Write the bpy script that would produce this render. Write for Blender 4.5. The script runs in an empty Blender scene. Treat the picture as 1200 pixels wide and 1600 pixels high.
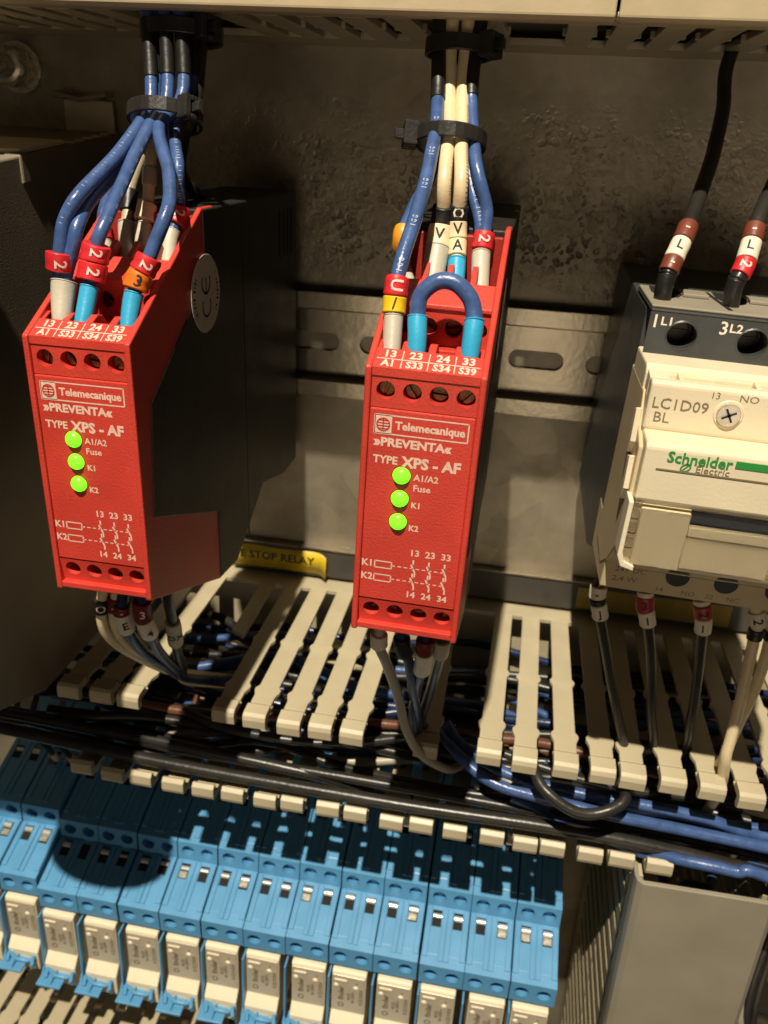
import bpy, bmesh, math, random
from mathutils import Vector, Matrix
random.seed(7)
S = bpy.context.scene
COL = S.collection
MM = 0.001

# ------------------------------------------------------------------ camera, world, lamp, exposure
cam_d = bpy.data.cameras.new('camera')
cam = bpy.data.objects.new('camera', cam_d); COL.objects.link(cam)
cam.location = (0.016683, -0.269424, 0.065491)
cam.rotation_euler = (1.13329, -0.046415, 0.177358)
cam_d.sensor_fit = 'VERTICAL'; cam_d.sensor_height = 24.0; cam_d.lens = 24.0 * 1269.9 / 1600.0
cam_d.clip_start = 0.005; cam_d.clip_end = 20
cam_d.dof.use_dof = True; cam_d.dof.focus_distance = 0.165; cam_d.dof.aperture_fstop = 20
S.camera = cam
w = bpy.data.worlds.new('World'); S.world = w; w.use_nodes = True
w.node_tree.nodes['Background'].inputs[0].default_value = (1.0, 0.84, 0.62, 1)
w.node_tree.nodes['Background'].inputs[1].default_value = 0.026
ld = bpy.data.lights.new('work_lamp', 'AREA'); ld.shape = 'DISK'; ld.size = 0.020; ld.energy = 33.0
ld.color = (1.0, 0.90, 0.72)
lamp = bpy.data.objects.new('work_lamp', ld); COL.objects.link(lamp)
lamp.location = Vector((-70, -750, 1170)) * MM
lamp.rotation_euler = (Vector((-10, -90, -70)) * MM - lamp.location).to_track_quat('-Z', 'Y').to_euler()
l2 = bpy.data.lights.new('room_fill', 'AREA'); l2.shape = 'RECTANGLE'; l2.size = 1.2; l2.size_y = 0.35; l2.energy = 2.4; l2.color = (1.0, 0.83, 0.60)
room = bpy.data.objects.new('room_fill', l2); COL.objects.link(room)                      # added fill, stands in for soft room light from behind the camera
room.location = Vector((170, -1480, -330)) * MM
room.rotation_euler = (Vector((0, 0, 0)) - room.location).to_track_quat('-Z', 'Y').to_euler()
vs = S.view_settings; vs.view_transform = 'Standard'; vs.look = 'None'; vs.exposure = 0; vs.gamma = 1

# ------------------------------------------------------------------ materials
MATS = {}
def mat(name, col, rough=0.45, metal=0.0, bump=0.0, bscale=1500, var=0.06, vscale=120, spec=0.5, emit=None, estr=0, trans=0, wear=None):
    m = bpy.data.materials.new(name); m.use_nodes = True; nt = m.node_tree; N = nt.nodes; L = nt.links
    b = N['Principled BSDF']
    b.inputs['Roughness'].default_value = rough; b.inputs['Metallic'].default_value = metal
    b.inputs['Specular IOR Level'].default_value = spec
    tc = N.new('ShaderNodeTexCoord')
    if var > 0:
        n = N.new('ShaderNodeTexNoise'); n.inputs['Scale'].default_value = vscale; n.inputs['Detail'].default_value = 5
        L.new(tc.outputs['Object'], n.inputs['Vector'])
        r = N.new('ShaderNodeValToRGB')
        r.color_ramp.elements[0].position = .3; r.color_ramp.elements[1].position = .7
        r.color_ramp.elements[0].color = tuple(c * (1 - var) for c in col) + (1,)
        r.color_ramp.elements[1].color = tuple(min(1, c * (1 + var)) for c in col) + (1,)
        L.new(n.outputs['Fac'], r.inputs['Fac'])
        out = r.outputs['Color']
        if wear:
            n2 = N.new('ShaderNodeTexNoise'); n2.inputs['Scale'].default_value = 420; n2.inputs['Detail'].default_value = 8; n2.inputs['Roughness'].default_value = .75
            L.new(tc.outputs['Object'], n2.inputs['Vector'])
            r2 = N.new('ShaderNodeValToRGB'); r2.color_ramp.elements[0].position = .62; r2.color_ramp.elements[1].position = .78
            r2.color_ramp.elements[0].color = (0, 0, 0, 1); r2.color_ramp.elements[1].color = (.45, .45, .45, 1)
            L.new(n2.outputs['Fac'], r2.inputs['Fac'])
            mx = N.new('ShaderNodeMix'); mx.data_type = 'RGBA'
            L.new(r2.outputs['Color'], mx.inputs['Factor']); L.new(out, mx.inputs['A']); mx.inputs['B'].default_value = wear + (1,)
            out = mx.outputs['Result']
        L.new(out, b.inputs['Base Color'])
        rr = N.new('ShaderNodeMapRange'); rr.inputs['To Min'].default_value = max(.03, rough - .09); rr.inputs['To Max'].default_value = min(1, rough + .09)
        L.new(n.outputs['Fac'], rr.inputs['Value']); L.new(rr.outputs['Result'], b.inputs['Roughness'])
    else:
        b.inputs['Base Color'].default_value = tuple(col) + (1,)
    if wear:
        mp = N.new('ShaderNodeMapping'); mp.inputs['Rotation'].default_value = (.3, .5, .2); mp.inputs['Scale'].default_value = (2600, 2600, 130)
        L.new(tc.outputs['Object'], mp.inputs['Vector'])
        n3 = N.new('ShaderNodeTexNoise'); n3.inputs['Scale'].default_value = 1; n3.inputs['Detail'].default_value = 2; L.new(mp.outputs[0], n3.inputs['Vector'])
        r3 = N.new('ShaderNodeValToRGB'); r3.color_ramp.elements[0].position = .70; r3.color_ramp.elements[1].position = .80
        r3.color_ramp.elements[0].color = (0, 0, 0, 1); r3.color_ramp.elements[1].color = (.4, .4, .4, 1); L.new(n3.outputs['Fac'], r3.inputs['Fac'])
        mx2 = N.new('ShaderNodeMix'); mx2.data_type = 'RGBA'; L.new(r3.outputs['Color'], mx2.inputs['Factor']); L.new(out, mx2.inputs['A'])
        mx2.inputs['B'].default_value = tuple(min(.85, c * .75 + .16) for c in col) + (1,)
        L.new(mx2.outputs['Result'], b.inputs['Base Color'])
    if bump > 0:
        n = N.new('ShaderNodeTexNoise'); n.inputs['Scale'].default_value = bscale; n.inputs['Detail'].default_value = 3
        L.new(tc.outputs['Object'], n.inputs['Vector'])
        bp = N.new('ShaderNodeBump'); bp.inputs['Strength'].default_value = bump; bp.inputs['Distance'].default_value = .0002
        L.new(n.outputs['Fac'], bp.inputs['Height']); L.new(bp.outputs['Normal'], b.inputs['Normal'])
    if emit:
        b.inputs['Emission Color'].default_value = tuple(emit) + (1,); b.inputs['Emission Strength'].default_value = estr
    if trans: b.inputs['Transmission Weight'].default_value = trans
    MATS[name] = m
    return m

mat('red', (.58, .047, .030), .42, bump=.5, bscale=2200, var=.10, vscale=90, wear=(.62, .12, .07))
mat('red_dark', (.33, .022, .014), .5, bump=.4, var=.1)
mat('black_plastic', (.016, .014, .012), .5, bump=.5, bscale=1800, var=.3, wear=(.028, .024, .020))
mat('void', (.008, .007, .006), .8, var=0)
mat('beige', (.49, .42, .28), .42, bump=.25, bscale=1400, var=.09, vscale=70, wear=(.42, .31, .17))
mat('cover_beige', (.52, .42, .265), .45, bump=.2, bscale=900, var=.06)
mat('cover_grey', (.29, .255, .19), .5, bump=.15, bscale=1200, var=.07, vscale=60, wear=(.24, .20, .14))
mat('cream_plastic', (.74, .64, .45), .38, bump=.2, bscale=1500, var=.05, vscale=80, wear=(.58, .44, .25))
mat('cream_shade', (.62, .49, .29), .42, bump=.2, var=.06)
mat('contactor_dark', (.048, .051, .052), .42, bump=.35, bscale=1700, var=.2, wear=(.12, .12, .12))
mat('socket_blue', (.095, .30, .53), .36, bump=.2, bscale=1600, var=.07, vscale=110, wear=(.15, .40, .62))
mat('relay_silver', (.56, .48, .35), .32, metal=.2, bump=.15, var=.08)
mat('relay_cream', (.80, .70, .51), .38, bump=.15, var=.05)
mat('blue', (.050, .098, .25), .32, bump=.55, bscale=900, var=.22, vscale=300, wear=(.11, .17, .36))
mat('navy', (.014, .024, .075), .3, bump=.4, bscale=900, var=.25)
mat('black', (.024, .022, .019), .33, bump=.35, bscale=700, var=.25)
mat('cream', (.72, .58, .36), .36, bump=.3, var=.08, vscale=250)
mat('tan', (.42, .35, .23), .4, bump=.3, var=.12)
mat('greywire', (.40, .36, .27), .36, bump=.3, var=.1)
mat('brownwire', (.13, .05, .025), .35, bump=.3, var=.15)
for n, c in dict(m_red=(.62, .022, .028), m_orange=(.72, .16, .012), m_yellow=(.78, .50, .012), m_amber=(.75, .30, .02), m_cream=(.80, .65, .42),
                 m_white=(.78, .70, .55), m_black=(.012, .011, .010), m_brown=(.17, .04, .022), m_darkred=(.15, .018, .015), m_grey=(.42, .37, .28),
                 m_crimson=(.40, .025, .04), m_brick=(.36, .05, .03)).items():
    mat(n, c, .42, bump=.35, bscale=900, var=.1, vscale=200)
mat('f_grey', (.50, .45, .36), .42, bump=.25, var=.08)
mat('f_cyan', (.035, .36, .60), .36, bump=.25, var=.08)
mat('f_black', (.014, .013, .012), .38, bump=.3, var=.2)
mat('ink_white', (.82, .70, .56), .6, var=0); mat('ink_pink', (.90, .62, .55), .6, var=0); mat('ink_black', (.02, .018, .016), .6, var=0)
mat('ink_wire', (.42, .46, .58), .6, var=0); mat('ink_green', (.02, .27, .045), .5, var=0); mat('ink_brown', (.20, .15, .085), .6, var=0); mat('ink_print', (.80, .52, .42), .65, var=.1, vscale=1500)
mat('brass', (.20, .095, .045), .38, metal=.75, bump=.6, bscale=1200, var=.35, vscale=700)
mat('zinc_bright', (.72, .66, .53), .28, metal=.55, bump=.25, bscale=900, var=.2, vscale=500); mat('steel', (.62, .57, .47), .28, metal=.7, bump=.25, bscale=900, var=.2, vscale=500)
mat('clamp', (.85, .83, .78), .28, metal=.6, bump=.1, var=.1)
mat('led', (.1, .5, .02), .3, var=0, emit=(.14, 1.0, .012), estr=2.0)
mat('sticker', (.72, .66, .55), .5, bump=.1, var=.06)
mat('label_yellow', (.62, .44, .015), .35, bump=.3, bscale=500, var=.12, vscale=150)
mat('label_shaded', (.30, .22, .03), .5, bump=.3, var=.2); mat('dark_steel', (.07, .065, .055), .4, metal=.5, bump=.3, var=.2); mat('tie', (.022, .020, .018), .32, bump=.3, var=.2)  # second label tape: yellow darkened to paint in the contactor's shade
mat('box_paint', (.24, .20, .145), .5, bump=.3, bscale=2000, var=.12, vscale=60)
mat('strip_dark', (.055, .05, .043), .4, bump=.2, var=.15)
mat('tape_cream', (.80, .71, .50), .45, bump=.2, var=.06)
mat('window_dark', (.018, .022, .03), .25, var=.2)
mat('rail_zinc', (.42, .37, .28), .24, metal=.8, bump=.25, bscale=500, var=.15, vscale=60)
# clear cover
m = mat('clear', (.97, .95, .90), .04, var=0); m.node_tree.nodes['Principled BSDF'].inputs['Transmission Weight'].default_value = 1.0
m.node_tree.nodes['Principled BSDF'].inputs['IOR'].default_value = 1.3
# mounting plate: zinc with corroded, pitted patches
def panel_mat():
    m = bpy.data.materials.new('zinc_plate'); m.use_nodes = True; nt = m.node_tree; N = nt.nodes; L = nt.links; b = N['Principled BSDF']
    tc = N.new('ShaderNodeTexCoord')
    def noise(s, det=6, rough=.6, dist=0):
        n = N.new('ShaderNodeTexNoise'); n.inputs['Scale'].default_value = s; n.inputs['Detail'].default_value = det
        n.inputs['Roughness'].default_value = rough; n.inputs['Distortion'].default_value = dist
        L.new(tc.outputs['Object'], n.inputs['Vector']); return n.outputs['Fac']
    def ramp(f, p0, c0, p1, c1):
        r = N.new('ShaderNodeValToRGB'); r.color_ramp.elements[0].position = p0; r.color_ramp.elements[1].position = p1
        r.color_ramp.elements[0].color = c0 + (1,); r.color_ramp.elements[1].color = c1 + (1,); L.new(f, r.inputs['Fac']); return r.outputs['Color']
    def math_(op, a, bb):
        n = N.new('ShaderNodeMath'); n.operation = op
        for i, v in enumerate((a, bb)):
            if isinstance(v, (int, float)): n.inputs[i].default_value = v
            else: L.new(v, n.inputs[i])
        return n.outputs[0]
    def mix(f, a, bb):
        n = N.new('ShaderNodeMix'); n.data_type = 'RGBA'; L.new(f, n.inputs['Factor'])
        for k, v in (('A', a), ('B', bb)):
            if isinstance(v, tuple): n.inputs[k].default_value = v + (1,)
            else: L.new(v, n.inputs[k])
        return n.outputs['Result']
    sep = N.new('ShaderNodeSeparateXYZ'); L.new(tc.outputs['Object'], sep.inputs[0])
    mr = N.new('ShaderNodeMapRange'); mr.inputs['From Min'].default_value = .014; mr.inputs['From Max'].default_value = .032
    L.new(sep.outputs['Z'], mr.inputs['Value'])                       # the corroded band lies above the rail ...
    mr2 = N.new('ShaderNodeMapRange'); mr2.inputs['From Min'].default_value = .078; mr2.inputs['From Max'].default_value = .040
    L.new(sep.outputs['Z'], mr2.inputs['Value'])                      # ... and fades out towards the upper duct
    patch = ramp(noise(17, 6, .68), .34, (0, 0, 0), .62, (1, 1, 1))
    mask = math_('MULTIPLY', math_('MULTIPLY', mr.outputs[0], mr2.outputs[0]), patch)
    nn = N.new('ShaderNodeTexNoise'); nn.inputs['Scale'].default_value = 260; nn.inputs['Detail'].default_value = 3
    L.new(tc.outputs['Object'], nn.inputs['Vector'])
    ad = N.new('ShaderNodeVectorMath'); ad.operation = 'MULTIPLY_ADD'; L.new(nn.outputs['Color'], ad.inputs[0]); ad.inputs[1].default_value = (.0032, .0032, .0032)
    L.new(tc.outputs['Object'], ad.inputs[2])
    def vor(sc):
        v = N.new('ShaderNodeTexVoronoi'); v.inputs['Scale'].default_value = sc; L.new(ad.outputs[0], v.inputs['Vector']); return v.outputs['Distance']
    pitA = ramp(vor(300), .16, (0, 0, 0), .40, (1, 1, 1)); pitB = ramp(vor(520), .14, (0, 0, 0), .36, (1, 1, 1))
    gate = ramp(noise(80, 5), .45, (1, 1, 1), .62, (0, 0, 0))
    pits = math_('MAXIMUM', math_('MULTIPLY', pitA, pitB), gate)             # 0 inside a pit
    h = math_('MULTIPLY', pits, mask)
    base = ramp(noise(34, 8, .65), .30, (.18, .155, .115), .70, (.42, .375, .29))
    sp = N.new('ShaderNodeTexVoronoi'); sp.inputs['Scale'].default_value = 75; L.new(ad.outputs[0], sp.inputs['Vector'])
    spr = N.new('ShaderNodeSeparateColor'); L.new(sp.outputs['Color'], spr.inputs[0])
    base = mix(math_('MULTIPLY', spr.outputs[0], .35), base, (.50, .42, .29))
    crust = ramp(noise(160, 8, .7, .4), .32, (.42, .35, .25), .70, (.90, .80, .61))
    c1 = mix(mask, base, crust)
    dark = math_('MULTIPLY', math_('SUBTRACT', 1.0, pits), math_('MULTIPLY', mask, .85))
    c2 = mix(dark, c1, (.055, .042, .03))
    rust = ramp(noise(30, 6, .7, .4), .56, (0, 0, 0), .80, (.55, .55, .55))
    c3 = mix(rust, c2, (.26, .15, .075))
    L.new(c3, b.inputs['Base Color'])
    mm = N.new('ShaderNodeMapRange'); mm.inputs['To Min'].default_value = .62; mm.inputs['To Max'].default_value = .45
    L.new(mask, mm.inputs['Value']); L.new(mm.outputs[0], b.inputs['Metallic'])
    rg = N.new('ShaderNodeMapRange'); rg.inputs['To Min'].default_value = .40; rg.inputs['To Max'].default_value = .6
    L.new(mask, rg.inputs['Value']); L.new(rg.outputs[0], b.inputs['Roughness'])
    bp = N.new('ShaderNodeBump'); bp.inputs['Strength'].default_value = 1; bp.inputs['Distance'].default_value = .0007
    fine = math_('ADD', math_('MULTIPLY', noise(700, 4), .05), math_('MULTIPLY', noise(60, 5), .07))
    L.new(math_('ADD', h, fine), bp.inputs['Height']); L.new(bp.outputs['Normal'], b.inputs['Normal'])
    MATS['zinc_plate'] = m
panel_mat()
# printed grime on the little relays, zinc etc. share the materials above

# ------------------------------------------------------------------ builders   (x right, z up, d out of the plate towards the viewer, all in mm)
def V(x, z, d): return Vector((x, -d, z))
class G:
    def __init__(s): s.bm = bmesh.new()
    def v(s, x, z, d): return s.bm.verts.new((x * MM, -d * MM, z * MM))
    def vv(s, p): return s.bm.verts.new(p * MM)
    def f(s, vs):
        try: return s.bm.faces.new(vs)
        except ValueError: return None
    def box(s, x0, x1, z0, z1, d0, d1):
        a = [s.v(x, z, d) for d in (d0, d1) for z in (z0, z1) for x in (x0, x1)]
        for q in ((0, 1, 3, 2), (4, 6, 7, 5), (0, 4, 5, 1), (2, 3, 7, 6), (0, 2, 6, 4), (1, 5, 7, 3)): s.f([a[i] for i in q])
        return s
    def prism(s, poly, ax, a0, a1):
        """poly in the two other axes; ax 'x': (d,z)  'z': (x,d)  'd': (x,z)"""
        mk = {'x': lambda p, t: s.v(t, p[1], p[0]), 'z': lambda p, t: s.v(p[0], t, p[1]), 'd': lambda p, t: s.v(p[0], p[1], t)}[ax]
        A = [mk(p, a0) for p in poly]; B = [mk(p, a1) for p in poly]; n = len(poly)
        s.f(A); s.f(B[::-1])
        for i in range(n): s.f([A[i], A[(i + 1) % n], B[(i + 1) % n], B[i]])
        return s
    def ring(s, c, e1, e2, r, n, r2=None):
        r2 = r if r2 is None else r2
        return [s.vv(c + e1 * (math.cos(2 * math.pi * k / n) * r) + e2 * (math.sin(2 * math.pi * k / n) * r2)) for k in range(n)]
    def bridge(s, A, B):
        n = len(A)
        for k in range(n): s.f([A[k], A[(k + 1) % n], B[(k + 1) % n], B[k]])
    def cyl(s, c, axis, r0, r1, h, n=16, cap=True):
        axis = axis.normalized(); e1 = axis.orthogonal().normalized(); e2 = axis.cross(e1)
        A = s.ring(c, e1, e2, r0, n); B = s.ring(c + axis * h, e1, e2, r1, n); s.bridge(A, B)
        if cap: s.f(A[::-1]); s.f(B)
        return s
    def dome(s, c, axis, r, h, n=16, m=5):
        axis = axis.normalized(); e1 = axis.orthogonal().normalized(); e2 = axis.cross(e1); prev = None
        for k in range(m):
            t = k / m * math.pi / 2
            R = s.ring(c + axis * (h * math.sin(t)), e1, e2, r * math.cos(t), n)
            if prev: s.bridge(prev, R)
            prev = R
        top = s.vv(c + axis * h)
        for k in range(n): s.f([prev[k], prev[(k + 1) % n], top])
        return s
    def tube(s, pts, rad, n=12, cap=True):
        """pts mm Vectors (world axes); rad number or list"""
        if not isinstance(rad, (list, tuple)): rad = [rad] * len(pts)
        t0 = (pts[1] - pts[0]).normalized(); e1 = t0.orthogonal().normalized(); prev = None
        for i, p in enumerate(pts):
            t = (pts[min(i + 1, len(pts) - 1)] - pts[max(i - 1, 0)]).normalized()
            e1 = (e1 - t * e1.dot(t)).normalized(); e2 = t.cross(e1)
            R = s.ring(p, e1, e2, rad[i], n)
            if prev: s.bridge(prev, R)
            elif cap: s.f(R[::-1])
            prev = R
        if cap: s.f(prev)
        return s
    def holes(s, O, U, W, cells, depth, N, seg=16, bottom=True):
        """a flat strip of rectangular cells in the frame O + u*U + w*W; a cell (u0,u1,w0,w1,(cu,cw,r)) has a round bore sunk along -N"""
        P = lambda u, w_, q=0: s.vv(O + U * u + W * w_ - N * q)
        for u0, u1, w0, w1, h in cells:
            if h is None:
                s.f([P(u0, w0), P(u1, w0), P(u1, w1), P(u0, w1)]); continue
            cu, cw, r = h[:3]; rv = h[3] if len(h) > 3 else r
            inner, outer, low = [], [], []
            for k in range(seg):
                a = 2 * math.pi * k / seg + math.pi / 4
                ca, sa = math.cos(a), math.sin(a)
                tx = min(((u1 - cu) / ca if ca > 1e-6 else (u0 - cu) / ca if ca < -1e-6 else 1e9), ((w1 - cw) / sa if sa > 1e-6 else (w0 - cw) / sa if sa < -1e-6 else 1e9))
                outer.append(P(cu + ca * tx, cw + sa * tx)); inner.append(P(cu + ca * r, cw + sa * rv)); low.append(P(cu + ca * r, cw + sa * rv, depth))
            s.bridge(outer, inner); s.bridge(inner, low)
            if bottom: s.f(low)
            # corners of the cell
            for (uu, ww, a) in ((u1, w1, 45), (u0, w1, 135), (u0, w0, 225), (u1, w0, 315)):
                a = math.radians(a); c = s.vv(O + U * uu + W * ww)
                ka = None
                for k in range(seg):
                    a0 = (2 * math.pi * k / seg + math.pi / 4) % (2 * math.pi); a1 = a0 + 2 * math.pi / seg
                    ang = math.atan2(ww - cw, uu - cu) % (2 * math.pi)
                    if a0 - 1e-6 <= ang <= a1 + 1e-6 and abs(a0 - ang) > 1e-4 and abs(a1 - ang) > 1e-4:
                        s.f([outer[k], c, outer[(k + 1) % seg]]); break
        return s
    def text(s, txt, O, U, W, size, bold=0.0, sx=1.0, lift=.05, align='CENTER', wrap=None):
        """flat lettering; O centre, U reading direction, W up; wrap=(r) bends it round an axis along W"""
        c = bpy.data.curves.new('t', 'FONT'); c.body = txt; c.size = size; c.resolution_u = 2; c.offset = bold
        c.align_x = align; c.align_y = 'CENTER'
        o = bpy.data.objects.new('t', c)
        me = bpy.data.meshes.new_from_object(o)
        Nn = U.cross(W).normalized(); vs = []
        for q in me.vertices:
            x, y = q.co.x * sx, q.co.y
            if wrap:
                axis_u, r = wrap
                t = x if axis_u else y
                a = t / r; cc = U if axis_u else W; other = (W * y) if axis_u else (U * x)
                vs.append(s.vv(O + other + cc * (math.sin(a) * (r + lift)) + Nn * (math.cos(a) * (r + lift) - r)))
            else: vs.append(s.vv(O + U * x + W * y + Nn * lift))
        for p in me.polygons: s.f([vs[i] for i in p.vertices])
        bpy.data.objects.remove(o); bpy.data.curves.remove(c); bpy.data.meshes.remove(me)
        return s
    def line(s, A, B, wd, N):
        t = (B - A).normalized(); sd = t.cross(N).normalized() * (wd / 2); l = N * .05
        s.f([s.vv(A - sd + l), s.vv(B - sd + l), s.vv(B + sd + l), s.vv(A + sd + l)]); return s
    def build(s, name, m, parent=None, smooth=False, bevel=0, seg=2, recalc=True, merge=True):
        if merge: bmesh.ops.remove_doubles(s.bm, verts=s.bm.verts, dist=1e-7)
        if recalc: bmesh.ops.recalc_face_normals(s.bm, faces=s.bm.faces)
        me = bpy.data.meshes.new(name); s.bm.to_mesh(me); s.bm.free()
        me.materials.append(MATS[m] if isinstance(m, str) else m)
        if smooth:
            me.polygons.foreach_set('use_smooth', [True] * len(me.polygons))
            me.set_sharp_from_angle(angle=math.radians(40))
        o = bpy.data.objects.new(name, me); COL.objects.link(o)
        if parent: o.parent = parent
        if bevel:
            b = o.modifiers.new('bevel', 'BEVEL'); b.width = bevel * MM; b.segments = seg; b.limit_method = 'ANGLE'; b.angle_limit = math.radians(38)
            b.use_clamp_overlap = True; b.harden_normals = False
        return o
def tag(o, label=None, cat=None, group=None, kind=None):
    if label: o['label'] = label
    if cat: o['category'] = cat
    if group: o['group'] = group
    if kind: o['kind'] = kind
    return o
def thing(name, label, cat, x=0, z=0, d=0, group=None, rot=None):
    o = bpy.data.objects.new(name, None); COL.objects.link(o); o.location = (x * MM, -d * MM, z * MM); o.empty_display_size = .005
    if rot: o.rotation_euler = rot
    return tag(o, label, cat, group)
def copy_tree(o, parent=None):
    c = o.copy(); COL.objects.link(c)
    if parent: c.parent = parent
    for ch in list(o.children): copy_tree(ch, c)
    return c
def spline(pts, n=7):
    q = [Vector(p) for p in pts]; q = [2 * q[0] - q[1]] + q + [2 * q[-1] - q[-2]]; o = []
    for i in range(1, len(q) - 2):
        for k in range(n):
            t = k / n
            o.append(.5 * ((2 * q[i]) + (q[i + 1] - q[i - 1]) * t + (2 * q[i - 1] - 5 * q[i] + 4 * q[i + 1] - q[i + 2]) * t * t + (3 * q[i] - q[i - 1] - 3 * q[i + 1] + q[i + 2]) * t ** 3))
    o.append(q[-2]); return o
def along(path, s_):
    """point and direction (towards the start) at arc length s_ from the end"""
    acc = 0
    for a, b in zip(path[::-1], path[-2::-1]):
        l = (b - a).length
        if acc + l >= s_: return a + (b - a) * ((s_ - acc) / max(l, 1e-9)), (b - a).normalized()
        acc += l
    return path[0], (path[0] - path[1]).normalized()
X, Z, D = V(1, 0, 0), V(0, 1, 0), V(0, 0, 1)
CAM = Vector((16.683, -269.424, 65.491))

# ------------------------------------------------------------------ the setting
g = G(); g.box(-330, 330, -420, 260, -3, 0); tag(g.build('back_wall', 'zinc_plate'), kind='structure')

# mounting rail behind the relays, hat section with slots
rail = thing('mounting_rail', 'zinc hat rail with long slots that carries the two red relays', 'rail', 0, 0, 0)
g = G(); cells = []
x0 = -61.6 - 25 * 6
W0, W1 = -12.6, 12.6
g2 = G()
for k in range(16):
    a = x0 + 25 * k
    # web cell with an oblong slot, 18 x 6.3
    seg = 20; inn, out = [], []
    for j in range(seg):
        t = 2 * math.pi * j / seg + math.pi / seg; ca, sa = math.cos(t), math.sin(t)
        cx = a + 9 + (5.9 if ca > 0 else -5.9)
        inn.append((cx + ca * 3.1, sa * 3.1))
        ux, uz = ca / max(abs(ca), abs(sa)), sa / max(abs(ca), abs(sa)); out.append((a + 9 + ux * 12.5, uz * W1))
    I = [g.v(p[0], p[1], 1.6) for p in inn]; O_ = [g.v(p[0], p[1], 1.6) for p in out]; L_ = [g.v(p[0], p[1], .5) for p in inn]
    g.bridge(O_, I); g.bridge(I, L_)
    for sx, sz in ((1, 1), (-1, 1), (-1, -1), (1, -1)):
        c = (a + 9 + sx * 12.5, sz * W1)
        js = sorted(range(seg), key=lambda j: (out[j][0] - c[0]) ** 2 + (out[j][1] - c[1]) ** 2)[:2]
        if abs(js[0] - js[1]) in (1, seg - 1): g.f([O_[js[0]], g.v(c[0], c[1], 1.6), O_[js[1]]])
g.build('web', 'rail_zinc', rail, merge=False)
for sz in (1, -1):
    g = G(); e = sz
    poly = [(1.6, 12.6 * e), (6.6, 12.9 * e), (6.6, 17.5 * e), (7.6, 17.5 * e), (7.6, 12.2 * e), (7.2, 11.6 * e), (1.6, 11.6 * e)]
    g.prism(poly, 'x', x0 - 4, x0 + 396)
    g.build('flange', 'rail_zinc', rail, bevel=.3)

# left enclosure side with its top sheet
bx = thing('device_box', 'grey painted device box filling the left edge, seen from its right side', 'enclosure', -116, -100, 0)
tz = lambda d: 161.6 - .1 * d
g = G(); g.prism([(0, 3), (84, 3), (108, 13), (108, tz(108)), (0, tz(0))], 'x', -60, 0)
g.build('side_panel', 'box_paint', bx, bevel=.5)
g = G()
po = [(-52, 36), (-1.0, 36), (-1.0, 56), (-1.6, 57.6), (-6.5, 58.6), (-7.2, 60), (-7.2, 67), (-52, 67)]
A = [g.v(x, tz(d) + .1, d) for x, d in po]; B_ = [g.v(x, tz(d) + 1.3, d) for x, d in po]
g.f(A); g.f(B_[::-1]); g.bridge(A, B_)
g.build('top_sheet', 'tape_cream', bx, bevel=.25)
g = G(); g.prism([(67.5, tz(67) - 5), (67.5, tz(67) + .4), (74, tz(74) + .3), (74, tz(74) - 5)], 'x', -30, -6); g.build('latch', 'cover_grey', bx, bevel=.4)
g = G(); g.prism([(57, tz(57) - 7), (57, tz(57) + .5), (61, tz(61) + .4), (61, tz(61) - 7)], 'x', -4.5, .5); g.build('latch', 'box_paint', bx, bevel=.6)
for k in range(6):
    d = 3 + k * 5.4; g = G(); g.box(-3.2, -1.0, tz(d) - .3, tz(d) + .25, d, d + 2.6); g.build('vent_tab', 'tape_cream', bx)
g = G()
pr_ = [(20.5 * math.cos(math.pi * (1 + k / 14)), 80 + 20.5 * math.sin(math.pi * (1 + k / 14))) for k in range(15)] + [(20.5, 225), (-20.5, 225)]
g.prism([(x + 8, z) for x, z in pr_], 'd', 138, 152); g.build('shadow_caster', 'black_plastic', bx, bevel=1.5)  # added out-of-view shape that casts the rounded shadow at lower left
g = G(); g.box(-20, -4, 95, 150, 108.2, 138); g.build('caster_bracket', 'black_plastic', bx, bevel=1)  # joins the added shadow caster to the box

# stud, nut and washer at the top left
t = thing('stud_bolt', 'zinc threaded stud with nut and washer at upper left of the plate', 'bolt', -150, 78.6, 0)
g = G(); g.cyl(V(0, 0, 0), D, 7.6, 7.6, 1.6, 28); g.build('washer', 'zinc_bright', t, smooth=True, bevel=.25)
g = G(); g.cyl(V(0, 0, 1.6), D, 6.2, 6.2, 6.4, 6); g.cyl(V(0, 0, 8.0), D, 5.4, 4.6, .5, 24); g.build('nut', 'zinc_bright', t, smooth=True, bevel=.5)
g = G(); n = 26
for k in range(n): g.cyl(V(0, 0, 8 + k * .8), D, 3.1, 3.45, .4, 18, False); g.cyl(V(0, 0, 8.4 + k * .8), D, 3.45, 3.1, .4, 18, False)
g.cyl(V(0, 0, 8 + n * .8), D, 3.1, 2.6, .5, 18); g.build('threaded_rod', 'zinc_bright', t, smooth=True)
# bent tab
t = thing('sheet_tab', 'beige bent sheet tab on the plate beside the stud', 'bracket', -127, 60, 0)
g = G(); g.box(-8.3, 8.3, -2, 10.2, 1, 2.2); g.build('tab_face', 'tape_cream', t, bevel=.4)
g = G(); g.prism([(-10, 10.6), (-5, 10.3), (-1, 9.6), (4, 10.4), (8.2, 11.2), (8.2, 12.6), (3, 11.7), (-1, 10.9), (-6, 11.9), (-10, 12.4)], 'd', .4, 6)
g.build('bent_lip', 'rail_zinc', t, bevel=.2)

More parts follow.
